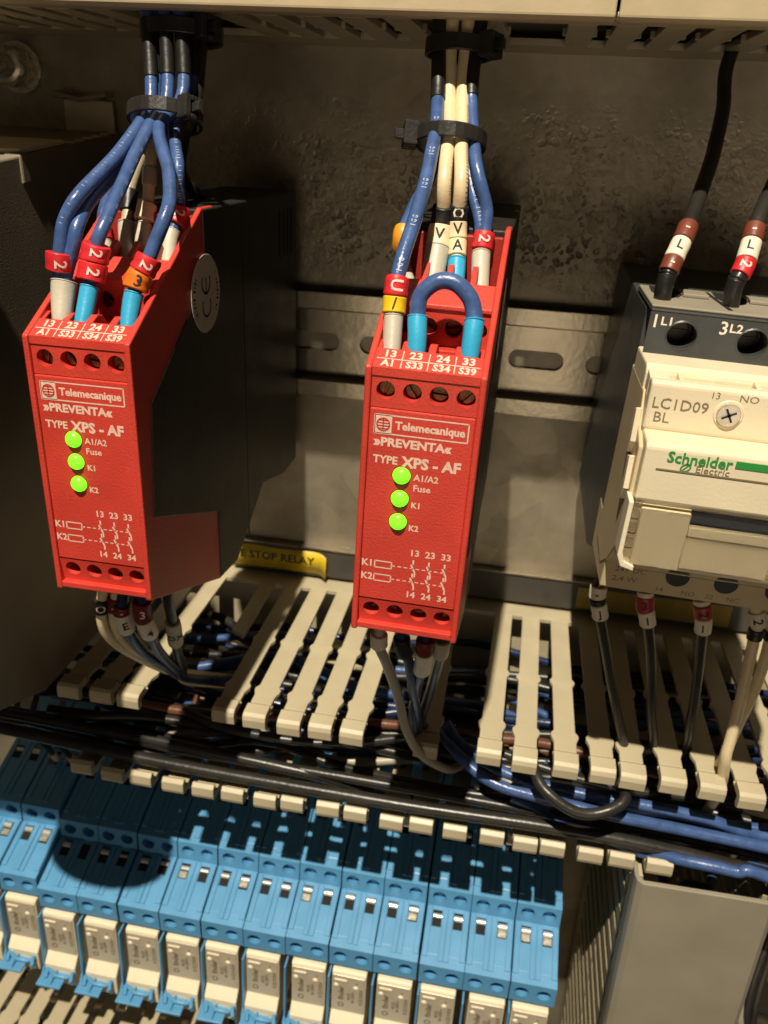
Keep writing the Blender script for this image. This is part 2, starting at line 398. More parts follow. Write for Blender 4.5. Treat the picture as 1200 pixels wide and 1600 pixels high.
# ------------------------------------------------------------------ upper wiring duct with its closed cover
ud = thing('wiring_duct', 'closed beige wiring duct along the top edge, slotted underside in shadow', 'wiring duct', 0, 87.8, 0)
U0 = -183.0
open_slots = set()
for k in range(40):
    xs = U0 + 10 * k                                                    # slot centre between finger k-1 and k
    xf0, xf1 = xs + 1.9, xs + 8.1
    mid = (xf0 + xf1) / 2
    if -14.5 < mid < -3 or 6 < mid < 17.5 or -83.5 < mid < -65: continue
    g = G(); g.prism([(xf0 + .3, 22), (xf0, 24), (xf0, 44), (xf0 - .9, 45), (xf0 - .9, 46), (xf0, 47), (xf0, 66.5), (xf1, 66.5), (xf1, 47), (xf1 + .9, 46), (xf1 + .9, 45), (xf1, 44), (xf1, 24), (xf1 - .3, 22)], 'z', 0, 1.6)
    g.build('finger', 'beige', ud, bevel=.15, seg=1)
g = G(); g.box(U0, U0 + 400, 0, 1.6, 1.2, 22); g.box(U0, U0 + 400, 0, 25, 0, 1.2); g.build('base', 'beige', ud)
g = G(); g.box(U0, U0 + 400, 0.05, 1.6, 66.5, 75.5); g.build('front_rim', 'beige', ud, bevel=.4)
g = G(); g.box(U0, U0 + 400, 25, 26.6, 1.2, 71.5); g.box(U0, U0 + 400, 25, 26.6, 75, 78.9)
xs_ = [U0, -55, -51.4, -45, -41.4, 6.4, 9.6, U0 + 400]
for i in range(0, 8, 2): g.box(xs_[i], xs_[i + 1], 25, 26.6, 71.5, 75)
g.build('top_wall', 'beige', ud)
for a, b in ((U0, 27.6), (28.2, U0 + 400)):
    g = G(); g.prism([(76, -.8), (79.6, -.8), (80.6, 0), (80.6, 26), (79, 26), (79, .8), (76, .8)], 'x', a, b); g.build('cover', 'cover_beige', ud, bevel=.4)
for k in range(10):                                                     # cables seen through the slots
    pts = [V(-190 + 45 * j + random.uniform(-5, 5), 7 + random.uniform(-2, 6) + (k % 3) * 3, 12 + k * 5.4 + random.uniform(-4, 4)) for j in range(10)]
    g = G(); g.tube(spline(pts, 4), 1.6, 8)
    o = g.build('duct_cable', ['black', 'blue', 'cream', 'black', 'blue'][k % 5], None, smooth=True); o.location = (0, 0, .0878)
    tag(o, {'black': 'black cable lying inside the closed upper duct', 'blue': 'blue cable glimpsed through the slots of the upper duct', 'cream': 'cream cable glimpsed through the slots of the upper duct'}[['black', 'blue', 'cream', 'black', 'blue'][k % 5]], 'cable', 'cables inside the upper duct')

# ------------------------------------------------------------------ middle wiring duct, open, with snap fingers
md = thing('wiring_duct', 'open beige wiring duct with two rows of snap fingers under the red relays', 'wiring duct', 0, -93.1, 0)
def finger(parent, xc, sgn, d0=9, d1=86, zoff=0, wd=6.3, hook=True, mat_='beige', ang=0.0):
    """one finger of a duct wall lying in the plane z=zoff; sgn +1: outside is up"""
    a, b = -wd / 2, wd / 2; j = random.uniform
    g = G()
    pts = [(b, d0), (b, 44), (b + .8, 45.6), (b + .8, 46.4), (b, 48.2), (b, d1 - 15.5), (b + .9, d1 - 14), (b + .9, d1 - 13), (b + .1, d1 - 10.5), (b + .1, d1 - 6.6),
           (a - .1, d1 - 6.6), (a - .1, d1 - 10.5), (a - .9, d1 - 13), (a - .9, d1 - 14), (a, d1 - 15.5), (a, 48.2), (a - .8, 46.4), (a - .8, 45.6), (a, 44), (a, d0)]
    if not hook: pts = [p for p in pts if p[1] <= d1] + [(a, d1 - 1.5), (b, d1)][::1]
    if not hook: pts = [(b, d0), (b, d1), (a, d1 - 3), (a, d0)]
    t0, t1 = (-1.35, 0) if sgn > 0 else (0, 1.35)
    g.prism(pts, 'z', t0, t1)
    if hook:
        e = sgn
        prof = [(d1 - 7.0, -1.0 * e), (d1 - 5.4, -1.0 * e), (d1 - 5.3, .7 * e), (d1 - 4.9, 1.0 * e), (d1 - .9, .75 * e), (d1 + .1, .1 * e), (d1 + .5, -1.2 * e), (d1 + .3, -4.0 * e), (d1 - 1.0, -5.0 * e), (d1 - 2.2, -4.2 * e), (d1 - 2.0, -1.75 * e), (d1 - 7.0, -1.75 * e)]
        g.prism(prof, 'x', a - .35, b + .35)
    o = g.build('finger', mat_, parent, bevel=.2, seg=2)
    o.location = (xc * MM, 0, zoff * MM); o.rotation_euler = (math.radians(j(-.5, .5)) + ang, math.radians(j(-.8, .8)), math.radians(j(-.7, .7)))
    return o
MX0, MX1 = -115.6, 170
g = G(); g.box(MX0, MX1, -1.7, 0, 1.7, 9.0); g.build('upper_wall', 'beige', md, bevel=.2)
g = G(); g.box(MX0, MX1, -34.6, -.02, 0, 1.7); g.build('base', 'beige', md)
g = G(); g.box(MX0, MX1, -34.5, -32.8, 1.7, 9.0); g.build('lower_wall', 'beige', md, bevel=.2)
for k in range(-14, 15):
    xc = 22.5 + 10 * k
    if xc < MX0 + 3: continue
    if k in (-3, -1, -10): continue                                     # broken out for the relay wires
    if k == -9: finger(md, xc - .3, 1, d1=46, wd=5.2, hook=False); continue
    finger(md, xc, 1, wd=6.3)
for k in range(-15, 6):
    xc = 24.6 + 10 * k
    if xc < MX0 + 2: continue
    finger(md, xc, -1, zoff=-34.5, wd=6.5 if k != 5 else 6.8)
for k in (7, 8): finger(md, 24.6 + 10 * k, -1, zoff=-34.5, wd=6.8) if k > 8 else None

# dark strip with the adhesive label tapes
t = thing('label_strip', 'dark strip along the plate just above the open duct', 'strip', 0, -91, 0)
g = G(); g.box(-84, 170, 0, 11.5, .02, 2.6); g.build('strip_body', 'strip_dark', t, bevel=.3)
g = G(); g.box(-84, 170, 11.6, 12.3, .02, 3.4); g.build('strip_edge', 'rail_zinc', t, bevel=.15)
lt = thing('label_tape', 'yellow adhesive label reading E STOP RELAY, right end curling off', 'label', -65, -85.4, 2.7)
g = G(); n = 14; top = []; bot = []
for i in range(n + 1):
    u = i / n; x = -18.6 + 37.6 * u; dd = .1 + (max(0, u - .86) / .14) ** 2 * 2.2
    hh = 4.4 + .25 * math.sin(u * 9); top.append(g.v(x, hh - max(0, u - .92) * 9, dd)); bot.append(g.v(x - .2, -4.6 - (1.0 if u > .93 else 0), dd + .15 * math.sin(u * 13)))
for i in range(n): g.f([bot[i], bot[i + 1], top[i + 1], top[i]])
o = g.build('tape', 'label_yellow', lt, smooth=True); sm = o.modifiers.new('solid', 'SOLIDIFY'); sm.thickness = .00012
g = G(); g.text('E STOP RELAY', V(-1.0, .3, .3), X, Z, 4.6, .06, 1.02, .12); g.build('printed_text', 'ink_black', lt)
lt2 = thing('label_tape', 'yellow label tape under the contactor, shade painted into its colour', 'label', 76, -85.5, 2.7)
g = G(); g.box(-28, 26, -4.6, 4.0, .05, .2); g.build('tape', 'label_shaded', lt2)

# ------------------------------------------------------------------ red safety relay
def safety_relay(xc, label, tilt=0):
    t = thing('safety_relay', label, 'relay', xc, 0, 0, 'red safety relays on the rail', rot=(0, tilt, 0))
    Hw = 11.25
    side = [(125.6, 26.3), (86, 48.2), (79, 48.2), (79, -48), (84.3, -48), (125.6, -30.8)]
    # red side walls, reach as proud rims round the face and the sloping terminal bay
    for s in (-1, 1):
        g = G(); a, b = (Hw - 1.25, Hw) if s > 0 else (-Hw, -Hw + 1.25); g.prism(side, 'x', a, b); g.build('side_wall', 'red', t, bevel=.35)
    # black body between and behind, with the side plates 0.25 mm proud
    body = [(118.5, 12.6), (121.3, -12.5), (84.5, -27.7), (84.5, -47.6), (71, -49.2), (46, -35), (24, -40.5), (9, -40.5), (9, 47.9), (85.9, 47.9), (85.9, 33.5)]
    g = G(); g.prism(body, 'x', -Hw - .22, Hw + .22); g.build('body', 'black_plastic', t, bevel=.4)
    for sx in (1, -1):
        xo = sx * (Hw + .24)
        for dd in (14, 18, 22, 26):
            g = G(); g.box(min(xo, xo - sx * .3), max(xo, xo - sx * .3) + 0, 30, 43.5, dd, dd + 1.6); g.build('vent_slot', 'void', t)
        g = G(); g.prism([(60, -46), (60.4, -46), (60.4, 46), (60, 46)], 'x', min(xo - sx * .3, xo), max(xo - sx * .3, xo)); g.build('mould_seam', 'void', t)
    # front plate
    g = G(); g.box(-10, 10, -23.1, 18.4, 118, 125.05); g.build('face_plate', 'red', t, bevel=.25)
    # screw strip, upper, with four bores
    XS = (-7.3, -2.25, 2.75, 7.75)
    def bores(name, O, U, W, N, u0, u1, w0, w1, cw, r, depth, rv=None):
        g = G(); edges = [u0] + [(XS[i] + XS[i + 1]) / 2 for i in range(3)] + [u1]
        g.holes(O, U, W, [(edges[i], edges[i + 1], w0, w1, (XS[i], cw, r, rv or r)) for i in range(4)], depth, N, 20)
        return g
    g = bores('', V(0, 0, 124.75), X, Z, D, -10, 10, 18.55, 25.3, 21.9, 1.78, 3.6); g.f([g.v(-10, 25.3, 124.75), g.v(10, 25.3, 124.75), g.v(10, 25.3, 119), g.v(-10, 25.3, 119)])
    g.build('screw_strip', 'red', t)
    # lower strip leaning back a little, and lip under it
    W2 = (Z * .985 + D * .17).normalized(); N2 = (D * .985 - Z * .17).normalized()
    g = bores('', V(0, -29.2, 123.9), X, W2, N2, -10, 10, 0, 6.0, 3.5, 1.75, 3.4, 1.75)
    g.build('screw_strip', 'red', t)
    g = G(); g.prism([(125.4, -29.0), (125.4, -30.4), (123.8, -31.0), (84.3, -47.6), (84.3, -46), (120, -30), (120, -29.0)], 'x', -10, 10); g.build('bottom_lip', 'red', t, bevel=.2)
    def screw(c, n, r=1.45, ang=.4):
        e1 = n.orthogonal().normalized(); e2 = n.cross(e1); u = e1 * math.cos(ang) + e2 * math.sin(ang); v_ = n.cross(u); g = G()
        for s in (1, -1):
            R = []
            for h in (0, .9):
                rr = []
                for k in range(9):
                    a = math.asin(.16) + (math.pi - 2 * math.asin(.16)) * k / 8
                    rr.append(g.vv(c + n * h + u * (math.cos(a) * r) + v_ * (s * math.sin(a) * r)))
                R.append(rr)
            g.f(R[1]); g.bridge(R[0], R[1])
        g.cyl(c - n * .3, n, r, r, .6, 14)
        return g.build('screw', 'brass', t, bevel=.08, seg=1)
    for i, x in enumerate(XS): screw(V(x, 21.9, 121.9), D, 1.5, .5 + i * .9)
    for i, x in enumerate(XS): screw(V(x, -29.2, 123.9) + W2 * 3.5 - N2 * 3.0, N2, 1.5, .2 + i * 1.1)
    # sloping terminal bay
    sl = (Z * 21.9 - D * 39.6).normalized(); sn = (Z * 39.6 + D * 21.9).normalized()
    R0 = V(0, 26.3, 125.6)
    g = G()
    a = R0 - sn * .35 + sl * .5; b = R0 - sn * .35 + sl * 5.6; dn = V(0, -4, 0)
    for p, q in (((a), (b)),):
        A = [g.vv(p + X * s * 10 * 1) for s in (-1, 1)]; B = [g.vv(q + X * s * 10) for s in (-1, 1)]
        C = [g.vv(q + dn + X * s * 10) for s in (-1, 1)]; E = [g.vv(p + V(0, -1.6, 0) + X * s * 10) for s in (-1, 1)]
        g.f([A[0], A[1], B[1], B[0]]); g.f([B[0], B[1], C[1], C[0]]); g.f([A[0], A[1], E[1], E[0]])
    g.build('label_face', 'red', t)
    # terminal ledge, riser, second face, rear ledge, back wall
    steps = [(121.2, 25.0), (121.2, 27.0), (106.8, 27.0), (106.8, 28.2)]
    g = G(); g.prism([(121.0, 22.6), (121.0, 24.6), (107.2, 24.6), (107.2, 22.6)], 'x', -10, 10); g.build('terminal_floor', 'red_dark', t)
    for i, x in enumerate((-10, -4.8, .25, 5.25, 10)):                   # stubs between the wire entries
        g = G(); a0, b0 = max(-10, x - .75), min(10, x + .75)
        g.prism([(120.9, 24.6), (120.9, 28.3), (117.5, 29.6), (115.6, 29.3), (113.0, 26.4), (113.0, 24.6)], 'x', a0, b0); g.build('divider', 'red', t, bevel=.2)
    g = G(); g.box(-10, 10, 24.6, 27.0, 107.1, 110.6); g.build('terminal_step', 'red', t, bevel=.2)
    g = bores('', V(0, 27.0, 107.4), X, Z, D, -10, 10, 0, 7.2, 3.7, 1.75, 3.4); g.build('screw_strip', 'red', t)
    for i, x in enumerate(XS): screw(V(x, 30.7, 104.6), D, 1.5, 1.1 + i * .7)
    g = G(); g.prism([(107.9, 34.25), (107.9, 35.1), (102.1, 38.7), (101.2, 38.7), (101.2, 34.25)], 'x', -10, 10); g.build('second_face', 'red', t, bevel=.2)
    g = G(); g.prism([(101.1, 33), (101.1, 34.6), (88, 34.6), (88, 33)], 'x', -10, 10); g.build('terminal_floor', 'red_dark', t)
    for x in (-4.8, .25, 5.25):
        g = G(); g.prism([(101.1, 34.7), (101.1, 38.5), (96, 41.5), (93, 38), (93, 34.7)], 'x', x - .6, x + .6); g.build('divider', 'red', t, bevel=.2)
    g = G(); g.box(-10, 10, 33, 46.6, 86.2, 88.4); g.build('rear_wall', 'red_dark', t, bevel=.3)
    # lamps
    for z in (5.4, .5, -4.5):
        g = G(); g.cyl(V(-3.0, z, 124.6), D, 1.75, 1.75, .6, 18); g.dome(V(-3.0, z, 125.2), D, 1.72, 1.25, 18, 5); g.build('indicator_light', 'led', t, smooth=True)
    for z in (5.4, .5, -4.5):
        g = G()
        for k in range(20):
            a0, a1 = 2 * math.pi * k / 20, 2 * math.pi * (k + 1) / 20
            q = lambda a, r, h: g.v(-3 + math.cos(a) * r, z + math.sin(a) * r, h)
            g.f([q(a0, 1.76, 125.12), q(a1, 1.76, 125.12), q(a1, 2.0, 125.09), q(a0, 2.0, 125.09)])
        g.build('light_seat', 'red_dark', t)
    # print
    P = lambda x, z: V(x, z, 125.05)
    g = G()
    for z0, z1 in ((13.2, 17.1),):
        c = [(-8.9, 17.2), (8.9, 17.2), (8.9, 13.5), (-8.9, 13.5)]
        for i in range(4): g.line(P(*c[i]), P(*c[(i + 1) % 4]), .28, D)
    g.f([g.vv(P(*q) + D * .05) for q in ((-8.9, 13.5), (-5.6, 13.5), (-5.6, 17.2), (-8.9, 17.2))])
    g.text('Telemecanique', P(1.7, 15.3), X, Z, 2.2, .085, .99)
    g.text('»PREVENTA«', P(-1.4, 11.8), X, Z, 2.35, .10, 1.10)
    g.text('TYPE', P(-6.4, 8.2), X, Z, 2.2, .07, .98); g.text('XPS - AF', P(2.55, 8.1), X, Z, 3.0, .13, 1.02)
    g.text('A1/A2', P(-.6, 5.2), X, Z, 1.85, .04, 1, align='LEFT'); g.text('Fuse', P(-.6, 3.0), X, Z, 1.9, .04, 1, align='LEFT')
    g.text('K1', P(-.7, -.7), X, Z, 1.75, .05, 1, align='LEFT'); g.text('K2', P(-.8, -5.7), X, Z, 1.75, .05, 1, align='LEFT')
    for i, s in enumerate(('13', '23', '33')): g.text(s, P(.9 + 3.2 * i, -11.2), X, Z, 2.0, .05, 1.05)
    for i, s in enumerate(('14', '24', '34')): g.text(s, P(.7 + 3.3 * i, -20.9), X, Z, 1.95, .05, 1.05)
    for s, z in (('K1', -14.7), ('K2', -17.8)):
        g.text(s, P(-8.6, z), X, Z, 2.15, .06, 1.0)
        c = [(-7.1, z + .75), (-3.6, z + .75), (-3.6, z - .75), (-7.1, z - .75)]
        for i in range(4): g.line(P(*c[i]), P(*c[(i + 1) % 4]), .27, D)
        x = -3.6
        while x < 7.2: g.line(P(x, z), P(x + .75, z), .24, D); x += 1.25
        for i in range(3):
            xx = .9 + 3.2 * i
            g.line(P(xx - .1, z + 2.0), P(xx - .1, z + .9), .34, D); g.line(P(xx - .5, z + .9), P(xx + .35, z - .9), .38, D); g.line(P(xx + .35, z - .9), P(xx + .35, z - 1.9), .34, D)
            g.line(P(xx - .35, z + .95), P(xx + .15, z + .95), .2, D)
    g.build('printed_legend', 'ink_print', t, recalc=False)
    g = G()                                                              # round emblem in red on the white square
    for r in (1.25,):
        for k in range(16):
            a0, a1 = 2 * math.pi * k / 16, 2 * math.pi * (k + 1) / 16
            g.line(V(-7.25 + r * math.cos(a0), 15.35 + r * math.sin(a0), 125.12), V(-7.25 + r * math.cos(a1), 15.35 + r * math.sin(a1), 125.12), .22, D)
    for z in (-.8, -.25, .3, .85):
        w_ = math.sqrt(1.25 ** 2 - z * z); g.line(V(-7.25 - w_, 15.35 + z, 125.12), V(-7.25 + w_, 15.35 + z, 125.12), .2, D)
    g.line(V(-7.25, 14.3, 125.12), V(-7.25, 16.5, 125.12), .2, D)
    g.build('printed_emblem', 'red', t, recalc=False)
    LP = lambda x, s: R0 - sn * .33 + sl * s + X * x
    g = G()
    for i, (s1, s2) in enumerate((('13', 'A1'), ('23', 'S33'), ('24', 'S34'), ('33', 'S39'))):
        xx = (-7.3, -2.4, 2.6, 7.4)[i]
        g.text(s1, LP(xx, 4.15), X, sl, 2.55, .08, 1.0); g.text(s2, LP(xx, 1.65), X, sl, 2.35, .08, .95)
        if i < 3:
            xm = (-4.85, .1, 5.0)[i]; g.line(LP(xm, .65), LP(xm, 5.2), .2, sn)
    g.line(LP(-9.6, 2.85), LP(9.6, 2.85), .2, sn)
    g.build('printed_legend', 'ink_print', t, recalc=False)
    # round sticker on the right side
    g = G(); c = V(Hw + .24, 29.4, 86.3); g.cyl(c, X, 8.9, 8.9, .12, 40); st = g.build('round_sticker', 'sticker', t, bevel=.05, seg=1)
    g = G(); cc = c + X * .1
    q = lambda u, w_: cc + Z * u + D * w_
    for uc, bar in ((-2.7, 0), (2.6, 1)):
        for k in range(12):
            a0, a1 = math.radians(58 + k * 20.3), math.radians(58 + (k + 1) * 20.3)
            g.line(q(uc + 2.5 * math.cos(a0), 2.5 * math.sin(a0)), q(uc + 2.5 * math.cos(a1), 2.5 * math.sin(a1)), .62, X)
        if bar: g.line(q(uc - 2.3, 0), q(uc + 1.2, 0), .55, X)
    for sg in (1, -1):
        for k in range(11):
            a = math.radians(-38 + 7.2 * k) ; r0, r1 = (6.6, 7.7)
            if (k * 5 + (sg > 0)) % 7 == 3: continue
            g.line(q(r0 * math.sin(a), sg * r0 * math.cos(a)), q(r1 * math.sin(a), sg * r1 * math.cos(a)), .3 + .25 * ((k * 3) % 2), X)
    g.build('printed_mark', 'ink_black', st, recalc=False)
    return t
RX1, RX2 = -68.17, 0.0
safety_relay(RX1, 'left red safety relay, fed by the bundle of mostly blue wires')
safety_relay(RX2, 'right red safety relay, blue jumper loop across its front terminals', .018)

# ------------------------------------------------------------------ contactor
ct = thing('contactor', 'cream and dark grey power contactor at the right edge', 'contactor', 42, 0, 0, rot=(0, .03, 0))
Wc = 46
g = G(); g.prism([(79, 32.6), (78.6, 33.2), (56, 33.2), (54, 33.5), (8, 33.5), (8, -36), (60, -36), (82, -27), (84, -20), (84, 22), (79, 22.5)], 'x', .4, Wc); g.build('base_body', 'contactor_dark', ct, bevel=.5)
XT = (7.7, 22.3, 36.9)
g = G(); e = [.4, 15, 29.6, Wc]
g.holes(V(0, 0, 86.6), X, Z, [(e[i], e[i + 1], 23.6, 33.6, (XT[i], 29.1, 3.1, 2.9)) for i in range(3)], 7, D, 24)
g.box(.4, Wc, 33.6, 34.2, 58, 86.58)
g.build('terminal_block', 'contactor_dark', ct, bevel=.25)
for i, x in enumerate(XT):
    g = G(); g.cyl(V(x, 29.1, 79.4), D, 2.4, 2.4, .9, 18); g.box(x - 2.2, x + 2.2, 28.8, 29.4, 80.3, 80.6); g.build('screw', 'dark_steel', ct, bevel=.12)
    g = G()                                                              # raised collar round each bore
    for k in range(24):
        a0, a1 = 2 * math.pi * k / 24, 2 * math.pi * (k + 1) / 24
        q = lambda a, r, h: g.v(x + math.cos(a) * r, 29.1 + math.sin(a) * r * .95, h)
        g.f([q(a0, 3.1, 86.85), q(a1, 3.1, 86.85), q(a1, 3.45, 86.62), q(a0, 3.45, 86.62)])
    g.build('bore_collar', 'contactor_dark', ct, smooth=True)
g = G(); g.box(.5, Wc, 34.25, 34.9, 59, 85.6); g.build('lid', 'cover_grey', ct, bevel=.25)
for x in (2.6, 17.2, 31.8):
    g = G(); g.prism([(x, 60), (x + 6.6, 60), (x + 6.6, 69), (x + 5.0, 73.5), (x + .6, 74.5), (x - .4, 68)], 'z', 34.88, 34.98); g.build('wire_entry', 'void', ct)
    g = G(); g.prism([(x + 7.0, 66), (x + 12, 66), (x + 12, 72), (x + 6.2, 72)], 'z', 34.9, 35.8); g.build('lid_rib', 'cover_grey', ct, bevel=.25)
for a in (15.2, 29.8):
    g = G(); g.prism([(a, 61), (a + 1, 61), (a + 2.4, 83.5), (a + 1.4, 83.5)], 'z', 34.92, 35.0); g.build('groove', 'void', ct)
for i, (s1, s2, x) in enumerate((('1', 'L1', 1.7), ('3', 'L2', 15.9), ('5', 'L3', 30.5))):
    g = G(); g.text(s1, V(x, 31.5, 86.6), X, Z, 3.9, .05, 1); g.text(s2, V(x + 2.5, 31.7, 86.6), X, Z, 2.5, .05, 1.15); g.build('printed_legend', 'ink_white', ct, recalc=False)
g = G(); g.prism([(80, 17), (80, 24.6), (96.2, 24.8), (97.4, 24.2), (97.8, 23), (97.8, 17)], 'x', .2, Wc); g.build('top_lip', 'cream_plastic', ct, bevel=.45)
g = G(); g.prism([(97.9, 17), (97.9, 21.6), (101.8, 21.6), (101.8, 17)], 'x', .6, Wc); g.build('recess_floor', 'cream_plastic', ct)
for x in (.6, 6.4, 21.4, 36):
    g = G(); g.prism([(97.9, 19), (97.9, 24.0), (101.9, 23.4), (101.9, 19)], 'x', x, x + (4 if x < 1 else .9)); g.build('rib', 'cream_plastic', ct, bevel=.2)
g = G(); g.prism([(6.8, 98), (14.2, 98), (16.5, 101.8), (5.2, 101.8)], 'z', 21.65, 22.5); g.build('rib', 'cream_plastic', ct, bevel=.2)
for x0, x1 in ((15.5, 16.6), (18.6, 20.6)):
    g = G(); g.box(x0, x1, 21.62, 21.75, 99, 101.6); g.build('slit', 'void', ct)
g = G(); g.prism([(84, 12), (84, 20), (101.9, 20), (101.9, 23.4), (104.8, 23.7), (105.5, 23.0), (105.6, 13.7), (104, 12)], 'x', .6, Wc); g.build('number_face', 'cream_plastic', ct, bevel=.5)
g = G(); g.prism([(84, -18), (84, 13.5), (105.6, 13.5), (112.4, 13.2), (113.1, 12.4), (113.2, 1.0), (111.6, .8), (111.6, -14.4), (100, -17)], 'x', .9, Wc); g.build('badge_face', 'cream_plastic', ct, bevel=.6)
for x in (16.3, 27.4, 38):
    z = 18.5
    g = G(); g.cyl(V(x, z, 104.4), D, 3.0, 2.9, 1.4, 24); g.build('screw_collar', 'cream_plastic', ct, smooth=True, bevel=.2)
    g = G(); g.cyl(V(x, z, 105.2), D, 2.45, 2.3, 1.1, 20)
    for q in range(2):
        c, s_ = math.cos(.5 + q * math.pi / 2), math.sin(.5 + q * math.pi / 2)
        g.line(V(x - c * 2, z - s_ * 2, 106.32), V(x + c * 2, z + s_ * 2, 106.32), .7, D)
    g.build('screw', 'steel', ct, bevel=.12)
    g = G()
    for q in range(2):
        c, s_ = math.cos(.5 + q * math.pi / 2), math.sin(.5 + q * math.pi / 2)
        g.line(V(x - c * 1.5, z - s_ * 1.5, 106.36), V(x + c * 1.5, z + s_ * 1.5, 106.36), .42, D)
    g.build('screw_cross', 'void', ct, recalc=False)
g = G()
g.text('LC1D09', V(6.9, 19.1, 105.6), X, Z, 3.15, .0, 1.02); g.text('BL', V(3.8, 16.2, 105.6), X, Z, 3.0, 0, 1.05)
g.text('13', V(13.1, 21.9, 105.5), X, Z, 2.0, 0, 1); g.text('NO', V(19.5, 21.9, 105.5), X, Z, 2.0, 0, 1.2); g.text('21', V(24.2, 21.9, 105.5), X, Z, 2.0, 0, 1); g.text('NC', V(31, 21.9, 105.5), X, Z, 2.0, 0, 1.1)
g.build('embossed_legend', 'ink_brown', ct, recalc=False)
g = G(); g.text('Schneider', V(11.4, 10.8, 113.2), X, Z, 3.15, .07, .98)
g.box(18.1, 46, 10.3, 11.7, 113.15, 113.3)
for k in range(14):
    a0, a1 = 2 * math.pi * k / 14, 2 * math.pi * (k + 1) / 14
    q = lambda a: V(9.1 + .85 * math.cos(a) + .3 * math.sin(a), 9.0 + .8 * math.sin(a), 113.2)
    g.line(q(a0), q(a1), .3, D)
g.line(V(8.6, 8.5, 113.2), V(9.7, 9.7, 113.2), .22, D)
g.build('printed_badge', 'ink_green', ct, recalc=False)
g = G(); g.text('Electric', V(14.2, 9.0, 113.2), X, Z, 2.0, 0.0, 1.08); g.build('printed_badge', 'ink_brown', ct, recalc=False)
g = G(); g.prism([(113.0, 7.6), (113.0, 8.3), (113.28, 8.2), (113.28, 7.9)], 'x', 3.6, 46); g.build('groove', 'ink_brown', ct)
g = G(); g.box(2.8, 12.6, -13.7, -.7, 111, 113.0); g.build('slider_tile', 'cream_plastic', ct, bevel=.3)
g = G(); g.box(12.65, 46, -3.3, -.1, 111.2, 111.72); g.build('dark_window', 'window_dark', ct)
g = G(); g.box(12.65, 46, -5.6, -3.4, 111, 113.0); g.build('slider_bar', 'cream_plastic', ct, bevel=.25)
g = G(); g.box(12.0, 29.6, -13.3, -5.9, 111.2, 112.3); g.build('slider_tile', 'cream_plastic', ct, bevel=.25)
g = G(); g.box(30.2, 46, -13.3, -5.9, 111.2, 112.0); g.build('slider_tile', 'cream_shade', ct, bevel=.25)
g = G(); g.box(.9, 46, -14.2, .7, 113.5, 114.1); g.build('clear_cover', 'clear', ct, bevel=.25)
g = G(); g.prism([(-.2, 1.0), (.8, 1.0), (.8, -10.6), (1.4, -12.4), (3.6, -13.4), (3.6, -14.5), (.8, -13.8), (-.2, -11.4)], 'd', 109, 114.6); g.build('cover_frame', 'relay_cream', ct, bevel=.25)
for z in (-2.4, -5.6, -9.0):
    g = G(); g.box(1.0, 2.6, z - 1.1, z + 1.1, 111.8, 113.3); g.build('cover_clip', 'clear', ct, bevel=.4)
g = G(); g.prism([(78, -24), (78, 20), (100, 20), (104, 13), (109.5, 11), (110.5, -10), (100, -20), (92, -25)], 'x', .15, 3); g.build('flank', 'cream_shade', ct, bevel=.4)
for z, d in ((16, 100), (7, 104)):
    g = G(); g.prism([(d, z), (d + 3, z + 1), (d + 4, z - 6), (d + 2.5, z - 9), (d + 1.2, z - 6)], 'x', -.9, .3); g.build('catch', 'cream_plastic', ct, bevel=.2)
Nb = (D * .986 + Z * -.165).normalized(); Wb = (Z * .986 + D * .165).normalized()
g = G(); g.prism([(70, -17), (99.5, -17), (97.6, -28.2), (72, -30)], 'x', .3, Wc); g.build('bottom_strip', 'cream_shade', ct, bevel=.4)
SB = lambda x, z: V(x, z, 99.5 + (z + 17) * .1696)
g = G()
g.text('24V DC', SB(6.3, -22.5), X, Wb, 2.1, .0, 1.0); g.text('2,4 W', SB(5.4, -25.2), X, Wb, 2.1, .0, 1.05)
for s, x in (('14', 13.5), ('NO', 20.0), ('22', 24.7), ('NC', 29.9)): g.text(s, SB(x, -26.6), X, Wb, 1.8, 0, 1.1)
g.build('embossed_legend', 'ink_brown', ct, recalc=False)
for x in (16.7, 27.3, 38.4):
    g = G(); g.cyl(SB(x, -22.3) - Nb * .7, Nb, 2.6, 2.6, 1.0, 22); g.build('terminal_bore', 'contactor_dark', ct, smooth=True)

